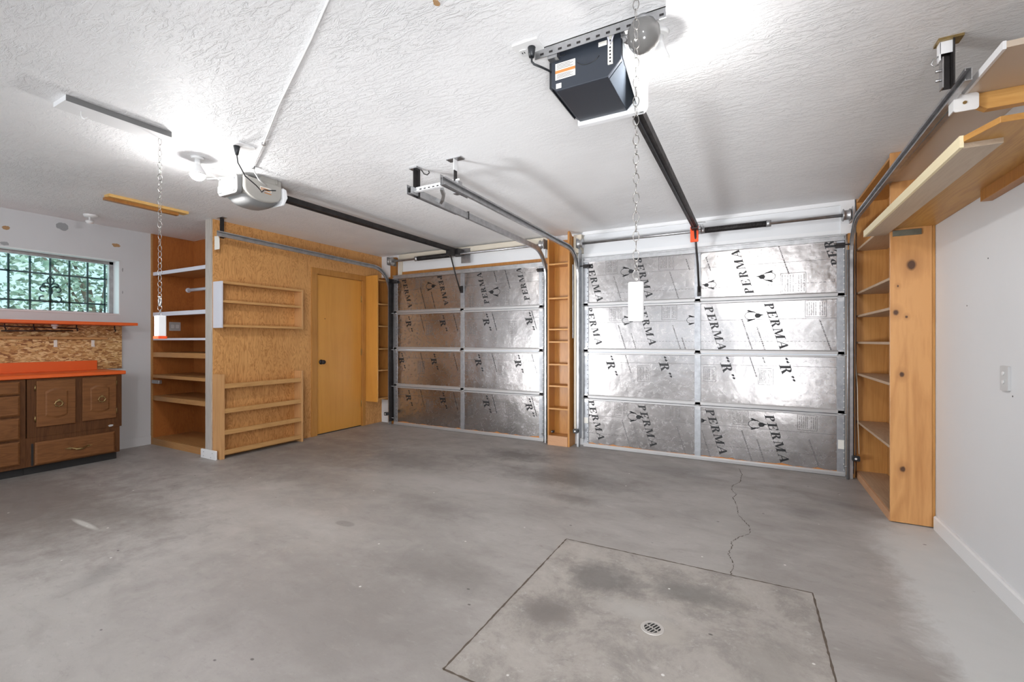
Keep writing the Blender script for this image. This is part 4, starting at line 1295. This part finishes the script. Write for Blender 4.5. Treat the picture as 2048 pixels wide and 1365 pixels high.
for k in range(13):
    xx = -.80 + k * .041
    obj('slot', B(xx, xx + .016, 1.7465, 1.748, 2.428, 2.436), M['dark'], br)
obj('support_tab', MB().box(-.768, -.725, 1.752, 1.784, 2.405, 2.45), M['steel'], br)
obj('support_tab', MB().prism([(-.470, 2.45), (-.445, 2.38), (-.435, 2.385), (-.452, 2.452)], 'y', 1.76, 1.80), M['steel'], br)

cp = thing('ceiling_outlet', 'white ceiling outlet plate with a black plug beside the near opener', 'outlet', (-.84, 1.73, 2.45))
obj('cover_plate', MB().rounded(-.900, -.782, 1.672, 1.790, CEIL - .007, CEIL, .008, 'z'), M['porcelain'], cp, .001)
obj('socket', MB().rounded(-.885, -.85, 1.71, 1.755, CEIL - .010, CEIL - .007, .01, 'z'), M['outlet'], cp)
m = MB().box(-.876, -.873, 1.722, 1.732, CEIL - .0115, CEIL - .0095).box(-.866, -.863, 1.722, 1.732, CEIL - .0115, CEIL - .0095)
obj('socket_slots', m, M['dirt'], cp)
pc = thing('power_cord', 'black power cord from the ceiling outlet to the near opener', 'cord', (-.80, 1.72, 2.4))
obj('plug', MB().cyl((-.825, 1.715, CEIL - .008), (-.825, 1.715, CEIL - .048), .017, .012, seg=12), M['blackp'], pc)
obj('cable', MB().tube([(-.825, 1.715, CEIL - .045), (-.823, 1.712, CEIL - .070), (-.812, 1.712, CEIL - .084), (-.79, 1.74, CEIL - .088), (-.775, 1.78, CEIL - .085), (-.767, 1.81, CEIL - .085)], .0045, 8), M['blackp'], pc)
gb = thing('ceiling_bowl_light', 'unlit smoked grey bowl light on the ceiling behind the near opener', 'ceiling light', (-.372, 1.765, 2.40))
obj('bowl', MB().lathe((-.372, 1.775, 0), [(.030, 2.445), (.050, 2.435), (.060, 2.415), (.063, 2.390), (.056, 2.360), (.040, 2.338), (.018, 2.326), (.001, 2.323)], 32), M['bowl'], gb)
obj('base', MB().cyl((-.372, 1.775, 2.44), (-.372, 1.775, CEIL), .032, seg=20), M['steel'], gb)
obj('stem', MB().cyl((-.455, 1.76, 2.405), (-.36, 1.74, 2.385), .0045, seg=8), M['steel'], gb)


def lamp(x, y, label, r=.040):
    th = thing('ceiling_bulb', label, 'light bulb', (x, y, 2.33))
    obj('lampholder', MB().cyl((x, y, CEIL), (x, y, CEIL - .014), .040, .034, seg=24).cyl((x, y, CEIL - .014), (x, y, CEIL - .086), .018, seg=16), M['porcelain'], th)
    zc = CEIL - .112
    obj('bulb_dome', MB().lathe((x, y, 0), [(max(.0005, r * math.sin(math.radians(a))), zc - r * math.cos(math.radians(a))) for a in range(0, 81, 8)], 28), M['bulb'], th, label='glowing dome')
    obj('bulb_collar', MB().lathe((x, y, 0), [(r * .985, zc - r * .174), (r * 1.03, zc - r * .12), (r * 1.03, zc + .008), (.024, zc + .050), (.018, zc + .066)], 28), M['porcelain'], th)  # opaque collar, added to keep bulb light off the ceiling
    return th


lamp(-.334, 1.89, 'glowing white bulb on the ceiling beside the near opener')
lamp(-3.334, 1.68, 'glowing white bulb on the ceiling beside the far opener', .046)

# far opener
o2 = thing('garage_door_opener', 'beige-grey rounded garage door opener on the ceiling over the left bay', 'garage door opener', (-3.4, 2.1, 2.27))
prof = [(1.955, 2.425), (1.955, 2.345)] + [(2.105 - .15 * math.cos(math.radians(a_)), 2.345 - .080 * math.sin(math.radians(a_))) for a_ in range(8, 180, 12)] + [(2.255, 2.345), (2.255, 2.425)]
obj('motor_housing', MB().prism(prof, 'x', -3.535, -3.265), M['casegrey'], o2, .012)
m = MB()
n_, k_ = 14, 10
vs = []
for j in range(k_ + 1):
    u_ = -1 + 2 * j / k_
    for i in range(n_ + 1):
        t_ = -1 + 2 * i / n_
        e_ = max(0.0, 1 - abs(t_) ** 3)
        vs.append((-3.40 + u_ * .128 * (.72 + .28 * e_), 2.105 + t_ * .135, 2.300 - .062 * e_ ** .6 * max(0.0, 1 - abs(u_) ** 4) ** .7 - .006))
m.add(vs, [(j * (n_ + 1) + i, j * (n_ + 1) + i + 1, (j + 1) * (n_ + 1) + i + 1, (j + 1) * (n_ + 1) + i) for j in range(k_) for i in range(n_)], True)
obj('belly', m, M['casedark'], o2)
obj('lamp_lens', MB().prism([(2.255, 2.41), (2.285, 2.40), (2.295, 2.34), (2.265, 2.275), (2.235, 2.262), (2.255, 2.30)], 'x', -3.54, -3.25), M['lens'], o2, .006)
obj('rear_lens', MB().rounded(-3.525, -3.285, 1.915, 1.955, 2.285, 2.425, .03, 'y'), M['casedark'], o2, .006)
obj('control_panel', MB().rounded(-3.40, -3.31, 1.905, 1.915, 2.30, 2.40, .008, 'y'), M['lens'], o2, .002)
obj('control_panel', MB().rounded(-3.51, -3.435, 1.905, 1.915, 2.305, 2.355, .008, 'y'), M['lens'], o2, .002)
m = MB()
for k in range(5):
    m.box(-3.385 + .013 * k, -3.378 + .013 * k, 1.902, 1.905, 2.32 + .012 * (k % 3), 2.335 + .012 * (k % 3))
obj('buttons', m, M['casedark'], o2)
lb = obj('warning_label', B(-3.2648, -3.2635, 2.075, 2.165, 2.345, 2.375), M['paper'], o2)
obj('label_text', MB().box(-3.2634, -3.2628, 2.08, 2.16, 2.349, 2.355).box(-3.2634, -3.2628, 2.08, 2.15, 2.360, 2.366).box(-3.2634, -3.2628, 2.11, 2.165, 2.330, 2.336), M['rust'], lb)
obj('ceiling_strap', MB().box(-3.30, -3.27, 2.09, 2.25, 2.42, CEIL).box(-3.50, -3.26, 2.20, 2.215, 2.425, CEIL), M['casegrey'], o2, .001)
obj('rail', MB().prism([(-3.43, 2.355), (-3.43, 2.400), (-3.36, 2.400), (-3.36, 2.355)], 'y', 2.25, 4.74), M['dark'], o2, .002)
obj('rail_belt', MB().box(-3.398, -3.392, 2.26, 4.72, 2.348, 2.3545), M['blackp'], o2)
obj('rail_clip', B(-3.44, -3.35, 2.27, 2.29, 2.35, 2.435), M['porcelain'], o2)
obj('header_bracket', MB().box(-3.46, -3.33, 4.74, 4.898, 2.32, 2.40).box(-3.43, -3.36, 4.62, 4.72, 2.30, 2.355), M['dark'], o2, .002)
obj('header_plate', MB().box(-3.38, -3.24, 4.885, 4.899, 2.23, 2.42), M['steel'], o2)
obj('door_arm', MB().tube([(-3.39, 4.66, 2.31), (-3.385, 4.75, 2.10), (-3.375, 4.86, 1.86)], .009, 8).box(-3.39, -3.355, 4.872, 4.895, 1.84, 1.93), M['dark'], o2)
obj('antenna_wire', MB().tube([(-3.48, 1.90, 2.40), (-3.52, 1.85, 2.44), (-3.45, 1.83, 2.45), (-3.35, 1.90, 2.445), (-3.29, 2.0, 2.43)], .0035, 6).tube([(-3.60, 1.88, 2.42), (-3.50, 1.90, 2.415), (-3.40, 1.95, 2.425)], .006, 6), M['porcelain'], o2, label='white looped wire')

cp2 = thing('ceiling_outlet', 'white ceiling outlet plate with a hanging black plug near the far opener', 'outlet', (-2.9, 1.71, 2.45))
obj('cover_plate', MB().rounded(-2.955, -2.835, 1.66, 1.775, CEIL - .010, CEIL, .008, 'z'), M['porcelain'], cp2, .001)
pc2 = thing('power_cord', 'thin black power cord dropping from the ceiling plug to the far opener', 'cord', (-2.95, 1.75, 2.4))
obj('plug', MB().cyl((-2.90, 1.69, CEIL - .010), (-2.90, 1.69, CEIL - .065), .020, .010, seg=12), M['blackp'], pc2)
obj('cable', MB().tube([(-2.90, 1.69, CEIL - .06), (-2.905, 1.70, CEIL - .11), (-2.96, 1.78, CEIL - .16), (-3.03, 1.90, CEIL - .175), (-3.12, 1.985, CEIL - .165), (-3.22, 2.06, CEIL - .145), (-3.255, 2.10, CEIL - .11), (-3.262, 2.14, CEIL - .10), (-3.262, 2.20, CEIL - .085)], .004, 8), M['blackp'], pc2)
sg = thing('signal_wire', 'long thin white wire stapled across the ceiling to the far opener', 'wire', (-2.2, 1.5, 2.44))
obj('wire', MB().tube([(-1.10, 1.00, CEIL - .006), (-1.6, 1.235, CEIL - .010), (-2.2, 1.50, CEIL - .012), (-2.75, 1.765, CEIL - .012), (-3.15, 1.95, CEIL - .010), (-3.19, 1.99, CEIL - .03), (-3.22, 2.04, CEIL - .06), (-3.255, 2.12, CEIL - .075)], .0045, 8), M['porcelain'], sg)
for (x, y) in ((-2.72, 1.752), (-3.155, 1.955)):
    obj('staple', MB().box(x - .007, x + .007, y - .010, y + .010, CEIL - .018, CEIL - .001), M['steel'], sg)

# ------------------------------------------------------------------ small ceiling things
cs = thing('ceiling_cleat', 'white painted wooden strip on the ceiling from which the left chain hangs', 'strip', (-3.16, 1.16, 2.42))
obj('strip_board', B(-3.235, -3.075, .935, 1.405, 2.434, CEIL), M['white'], cs, .001)
obj('strip_side_shade', B(-3.075, -3.071, .935, 1.405, 2.430, CEIL), M['casedark'], cs)  # dark strip paints the shaded side of the white board
obj('screw_hook', MB().tube([(-3.155, 1.02, 2.434), (-3.155, 1.02, 2.41), (-3.15, 1.025, 2.395), (-3.135, 1.03, 2.39), (-3.125, 1.035, 2.40)], .003, 6), M['porcelain'], cs)
wc = thing('ceiling_cleat', 'bare yellow wooden double cleat on the ceiling near the closet', 'strip', (-4.85, 2.03, 2.42))
obj('strip_board', B(-4.905, -4.810, 1.735, 2.345, 2.436, CEIL), M['cleat'], wc, .001)
obj('strip_board', B(-4.900, -4.855, 1.725, 2.28, 2.412, 2.436), M['corner'], wc, .001)
sd = thing('small_ceiling_fixture', 'small white round fixture with a hanging disc on the ceiling above the window', 'ceiling fixture', (-5.80, 1.93, 2.40))
obj('base', MB().lathe((-5.80, 1.95, 0), [(.001, 2.435), (.052, 2.437), (.058, 2.452), (.058, CEIL)], 28), M['porcelain'], sd)
obj('hanging_disc', MB().cyl((-5.80, 1.94, 2.437), (-5.80, 1.94, 2.40), .008, seg=10).lathe((-5.80, 1.94, 0), [(.001, 2.372), (.024, 2.376), (.034, 2.39), (.030, 2.402), (.001, 2.404)], 20), M['porcelain'], sd)
hl = tag(obj('ceiling_hole', splat(0, 0, .018, .013, 0, 12, 9).xform(Matrix.Translation((-1.03, 1.33, CEIL - .0005)) @ Matrix.Rotation(math.radians(90), 4, 'Y')), M['spot'], None), 'small tan broken hole in the ceiling plaster at the top of the picture', 'hole')


# chains
def chain(x, y, ztop, zbot, pitch, label, blk, seed, lw=.0105, r=.0016):
    rr = random.Random(seed)
    th = thing('hanging_chain', label, 'chain', (x, y, zbot))
    me = None
    hl_ = pitch / 2 + r * 1.2
    pts = []
    n = 22
    for i in range(n):
        a = 2 * math.pi * i / n
        pts.append((lw * math.cos(a) * (1 - .12 * abs(math.sin(a))), 0, hl_ * math.sin(a)))
    m = MB().tube(pts, r, 7, True)
    first = None
    k = 0; z = ztop - pitch / 2
    while z > zbot:
        if first is None:
            mesh = bpy.data.meshes.new('chain_link'); mesh.from_pydata([Vector(p) for p in m.v], [], m.f)
            mesh.polygons.foreach_set('use_smooth', [True] * len(m.f)); mesh.materials.append(M['chrome'])
            o = first = bpy.data.objects.new('chain_link', mesh)
        else:
            o = first.copy()
        COL.objects.link(o); o.parent = th
        o.location = (0, 0, z - zbot)
        o.rotation_euler = (rr.uniform(-.04, .04), 0, (0 if k % 2 else math.radians(78)) + rr.uniform(-.35, .35) + math.radians(10))
        z -= pitch; k += 1
    return th


chain(-.366, 1.62, CEIL, 1.435, .0345, 'near steel oval-link chain hanging from the ceiling in front of the right door', None, 1)
th = chain(-3.165, 1.385, 2.434, 1.395, .036, 'far steel chain hanging from the white ceiling strip on the left', None, 2)
obj('spring_snap', MB().tube([(-3.165, 1.385, 1.475), (-3.178, 1.385, 1.455), (-3.175, 1.385, 1.425), (-3.160, 1.385, 1.418), (-3.150, 1.385, 1.44), (-3.155, 1.385, 1.465)], .005, 8), M['steel'], th)
b1 = thing('hanging_block', 'white rectangular plastic block hanging on the near chain', 'block', (-.366, 1.62, 1.275))
obj('body', MB().rounded(-.392, -.340, 1.612, 1.630, 1.277, 1.417, .005, 'y'), M['outlet'], b1, .0015)
obj('wire_loop', MB().tube([(-.366, 1.621, 1.415), (-.369, 1.621, 1.435), (-.366, 1.621, 1.449), (-.363, 1.621, 1.435), (-.366, 1.621, 1.415)], .0016, 6), M['chrome'], b1)
obj('seam', B(-.3668, -.3652, 1.6112, 1.6119, 1.282, 1.412), M['outlet'], b1)
b2 = thing('hanging_block', 'white block with a red-orange bottom hanging on the far chain', 'block', (-3.165, 1.385, 1.22))
obj('body', MB().rounded(-3.192, -3.140, 1.365, 1.41, 1.235, 1.360, .008, 'z'), M['lens'], b2, .003)
obj('bottom_cap', MB().rounded(-3.196, -3.136, 1.361, 1.414, 1.220, 1.236, .008, 'z'), M['red'], b2, .002, 'orange bottom')
obj('bail', MB().tube([(-3.18, 1.388, 1.36), (-3.166, 1.388, 1.395), (-3.15, 1.388, 1.36)], .003, 6), M['steel'], b2)

# white card tag by the closet corner, photo-eye sensors
tg = tag(obj('card_tag', MB().prism([(-4.800, 2.130), (-4.715, 2.130), (-4.715, 2.235), (-4.735, 2.262), (-4.800, 2.268)], 'y', 2.575, 2.578), M['paper'], None), 'white card tag hung at the top corner of the closet wall', 'tag')
obj('tag_string', MB().cyl((-4.755, 2.577, 2.255), (-4.70, 2.60, 2.275), .0015, seg=6), M['paper'], tg)
for (x, z, s, lab) in ((.79, .19, 1, 'black safety sensor low beside the right hand track'), (-1.745, .195, -1, 'black safety sensor low between post shelf and right door'), (-4.585, .17, -1, 'black safety sensor low at the far left track'), (-2.07, .14, 1, 'small black safety sensor inside the post shelf')):
    yy = 4.80 if s == 1 and x > 0 else 4.75
    if x == -2.07: yy = 4.86
    k = .55 if x == -2.07 else 1
    e = thing('safety_sensor', lab, 'sensor', (x, yy, z))
    obj('case', MB().rounded(x - .028 * k, x + .028 * k, yy, yy + .04, z - .022 * k, z + .022 * k, .008 * k, 'y'), M['blackp'], e, .002)
    obj('lens', MB().cyl((x - .003, yy, z), (x - .003, yy - .004, z), .009 * k, seg=12), M['porcelain'], e)
    if x != -2.07:
        obj('mount_arm', B(x - .03, x + .03, yy + .040, yy + .044, z - .008, z + .012), M['dark'], e)
sw2 = tag(obj('sensor_wire', MB().tube([(.800, 4.90, 1.05), (.806, 4.85, .8), (.806, 4.83, .5), (.812, 4.815, .23)], .003, 6), M['cream'], None), 'thin cream wire running down to the right safety sensor', 'wire')

# ------------------------------------------------------------------ floor drain
fd = thing('floor_drain', 'small round slotted drain cover in the square floor slab', 'drain', (-.369, 1.934, 0))
obj('sump_shade', MB().cyl((-.369, 1.934, .0004), (-.369, 1.934, .0010), .043, seg=32), M['black'], fd)  # black disc paints the dark of the drain hole
m = MB()
cx0, cy0, n = -.369, 1.934, 40
for k in range(n):
    a, b = 2 * math.pi * k / n, 2 * math.pi * (k + 1) / n
    vs = []
    for (r, z) in ((.0335, .0012), (.0335, .0035), (.046, .0035), (.048, .0008)):
        for t_ in (a, b):
            vs.append((cx0 + r * math.cos(t_), cy0 + r * math.sin(t_), z))
    m.add(vs, [(0, 1, 3, 2), (2, 3, 5, 4), (4, 5, 7, 6)])
dirv = math.radians(62)
ux, uy = math.cos(dirv), math.sin(dirv)
vx, vy = -uy, ux


def dbar(u0, u1, v0, v1):
    pts = [(cx0 + u * ux + v * vx, cy0 + u * uy + v * vy) for u, v in ((u0, v0), (u1, v0), (u1, v1), (u0, v1))]
    m.prism(pts, 'z', .0012, .0034)


dbar(-.0026, .0026, -.0345, .0345)
for k in range(6):
    v = -.0325 + k * .013
    h = math.sqrt(max(1e-5, .0345 ** 2 - v * v))
    dbar(-h, h, v - .0016, v + .0016)
obj('grate', m, M['pale'], fd)

# ------------------------------------------------------------------ workbench side
CXF = -5.705      # cabinet face
cb = thing('base_cabinet', 'dark stained cabinet with two arched-panel doors over one wide drawer', 'cabinet', (-5.95, 1.815, 0))
obj('carcass', B(XL + .002, CXF, 1.478, 2.160, .335, .862), M['oak'], cb, .001)
obj('lower_carcass', B(XL + .002, CXF - .004, 1.470, 2.145, .075, .335), M['oak'], cb, .001)
obj('toe_kick', B(XL + .002, -5.755, 1.47, 2.135, 0, .075), M['black'], cb)


def arch_door(y0, y1, z0, z1, parent):
    x = CXF
    dr = obj('door', B(x + .001, x + .018, y0, y1, z0, z1), M['oakd'], parent, .004)
    iy0, iy1, iz0, iz1 = y0 + .05, y1 - .05, z0 + .055, z1 - .06
    n = 12
    top = [(iy1 + (iy0 - iy1) * i / n, iz1 - .035 * (2 * i / n - 1) ** 2) for i in range(n + 1)]
    bot = [(iy0 + (iy1 - iy0) * i / n, iz0 + .028 * (2 * i / n - 1) ** 2) for i in range(n + 1)]
    ol = bot + top
    cy_, cz_ = (iy0 + iy1) / 2, (iz0 + iz1) / 2
    m = MB(); N = len(ol); vs = []
    for (s, xx) in ((1.0, x + .0185), (.955, x + .0145), (.90, x + .0195), (.80, x + .0255)):
        for p in ol:
            vs.append((xx, cy_ + (p[0] - cy_) * s, cz_ + (p[1] - cz_) * (s if s < 1 else 1)))
    fs = []
    for k in range(3):
        for i in range(N):
            j = (i + 1) % N
            fs.append((k * N + i, k * N + j, (k + 1) * N + j, (k + 1) * N + i))
    m.add(vs, fs)
    m.add(vs, [[3 * N + i for i in range(N)]])
    obj('raised_panel', m, M['oakd'], dr)
    hc = (x + .026, cy_ + .01, cz_ + .0)
    ring = []
    for i in range(28):
        a = 2 * math.pi * i / 28
        rr_ = .026 + .0035 * math.cos(8 * a)
        ring.append((x + .036, hc[1] + rr_ * math.cos(a), hc[2] - .006 + rr_ * math.sin(a)))
    obj('ring_pull', MB().tube(ring, .0048, 8, True).cyl((x + .026, hc[1], hc[2] + .024), (x + .040, hc[1], hc[2] + .024), .010, seg=12), M['brass'], dr)
    return dr


d1 = arch_door(1.535, 1.800, .425, .845, cb)
d2 = arch_door(1.850, 2.110, .430, .848, cb)
for yy in (1.529, 2.116):
    for z in (.50, .78):
        obj('hinge', MB().cyl((CXF + .006, yy, z - .025), (CXF + .006, yy, z + .025), .005, seg=8), M['brass'], cb)


def drawer(y0, y1, z0, z1, parent, handle=True):
    x = CXF
    m = MB()
    b_ = .014
    vs = [(x, y0, z0), (x, y1, z0), (x, y1, z1), (x, y0, z1), (x + .012, y0, z0), (x + .012, y1, z0), (x + .012, y1, z1), (x + .012, y0, z1),
          (x + .022, y0 + b_, z0 + b_), (x + .022, y1 - b_, z0 + b_), (x + .022, y1 - b_, z1 - b_), (x + .022, y0 + b_, z1 - b_)]
    m.add(vs, [(3, 2, 1, 0), (0, 1, 5, 4), (1, 2, 6, 5), (2, 3, 7, 6), (3, 0, 4, 7), (4, 5, 9, 8), (5, 6, 10, 9), (6, 7, 11, 10), (7, 4, 8, 11), (8, 9, 10, 11)])
    dr = obj('drawer', m, M['oakd'], parent)
    if handle:
        cy_, cz_ = (y0 + y1) / 2 + .01, (z0 + z1) / 2
        pts = [(x + .023, cy_ - .075, cz_ + .003), (x + .032, cy_ - .055, cz_ + .006), (x + .046, cy_ - .03, cz_ - .004), (x + .050, cy_, cz_ - .010), (x + .046, cy_ + .03, cz_ - .004), (x + .032, cy_ + .055, cz_ + .006), (x + .023, cy_ + .075, cz_ + .003)]
        mm = MB().tube(pts, .0055, 8).lathe((x + .049, cy_, cz_ - .009), [(.001, -.034), (.008, -.028), (.0115, 0), (.008, .028), (.001, .034)], 12, 'y')
        for s in (-1, 1):
            mm.prism([(cy_ + s * .060, cz_ + .014), (cy_ + s * .10, cz_ + .006), (cy_ + s * .06, cz_ - .008)], 'x', x + .022, x + .026)
        obj('handle', mm, M['brass'], dr, label='brass bail handle')
    return dr


drawer(1.525, 2.100, .085, .290, cb)
obj('drawer_gap_shade', B(CXF - .004, CXF - .0035, 1.505, 1.520, .08, .28), M['black'], cb)  # black strip paints the shade in the gap beside the drawer
ob = obj('scuff', splat(2.07, .352, .022, .012, CXF + .0003, 14, 5), M['outletg'], cb)
cb2 = thing('base_cabinet', 'dark stained cabinet with a stack of four drawers at the left edge of the picture', 'cabinet', (-5.95, 1.15, 0))
obj('carcass', B(XL + .002, CXF, .80, 1.470, .075, .862), M['oak'], cb2, .001)
obj('toe_kick', B(XL + .002, -5.755, .80, 1.468, 0, .075), M['black'], cb2)
for z0, z1 in ((.735, .845), (.545, .720), (.335, .525), (.110, .315)):
    drawer(.88, 1.432, z0, z1, cb2, False)
ct = thing('countertop', 'bright orange laminate worktop with a low splashback', 'worktop', (-5.93, 1.6, .865))
obj('top', MB().prism([(XL + .002, .865), (-5.690, .865), (-5.680, .871), (-5.680, .896), (-5.690, .902), (XL + .002, .902)], 'y', .80, 2.185), M['laminate'], ct)
obj('splashback', B(XL + .022, XL + .045, .80, 2.12, .902, 1.000), M['laminate'], ct, .002)
tag(obj('backing_board', B(XL + .001, XL + .021, .80, 2.341, .905, 1.368), M['osb'], None), 'oriented strand board panel on the wall above the orange worktop', 'board')
tag(obj('orange_wall_shelf', B(XL + .001, -5.82, .80, 2.345, 1.370, 1.400), M['laminate'], None, .003), 'bright orange shelf under the window above the strand board', 'shelf')
rl = thing('wooden_wall_rail', 'thin wooden rail fixed to the strand board under the orange shelf', 'rail', (-6.15, 1.5, 1.23))
obj('rail_strip', B(XL + .036, XL + .052, .80, 1.735, 1.228, 1.252), M['rack'], rl)
obj('rail_strip', B(XL + .036, XL + .052, 1.745, 2.205, 1.224, 1.248), M['rack'], rl)
for yy in (1.60, 2.10):
    obj('spacer', B(XL + .021, XL + .036, yy, yy + .03, 1.228, 1.246), M['casing'], rl)
for yy in (1.80, 2.09):
    e = tag(obj('wall_peg', MB().box(XL + .021, XL + .035, yy - .012, yy + .012, 1.145, 1.215).box(XL + .021, XL + .055, yy - .008, yy + .008, 1.145, 1.160), M['paper'], None, .002),
            'small cream peg on the strand board, ' + ('nearer the middle of the rail' if yy < 2 else 'under the right end of the rail'), 'peg')
ul = thing('under_shelf_lampholder', 'small white lampholder under the orange wall shelf', 'lampholder', (-6.05, 1.76, 1.33))
obj('holder', MB().cyl((-6.05, 1.76, 1.369), (-6.05, 1.76, 1.350), .026, seg=16).sphere((-6.05, 1.76, 1.338), .018, 14, 10, .8), M['porcelain'], ul)
uc = thing('under_shelf_rods', 'dark metal rods and clips fixed beneath the orange wall shelf', 'rods', (-6.05, 1.6, 1.35))
for a in (((-6.10, 1.35, 1.345), (-6.10, 1.95, 1.335)), ((-6.13, 1.42, 1.30), (-6.13, 1.92, 1.31))):
    obj('rod', MB().cyl(*a, .006, seg=8), M['dark'], uc)
for yy in (1.43, 1.62, 1.93, 2.24):
    obj('clip', MB().tube([(-6.08, yy, 1.369), (-6.08, yy, 1.34), (-6.09, yy + .012, 1.315), (-6.11, yy + .014, 1.31)], .006, 6), M['dark'], uc)
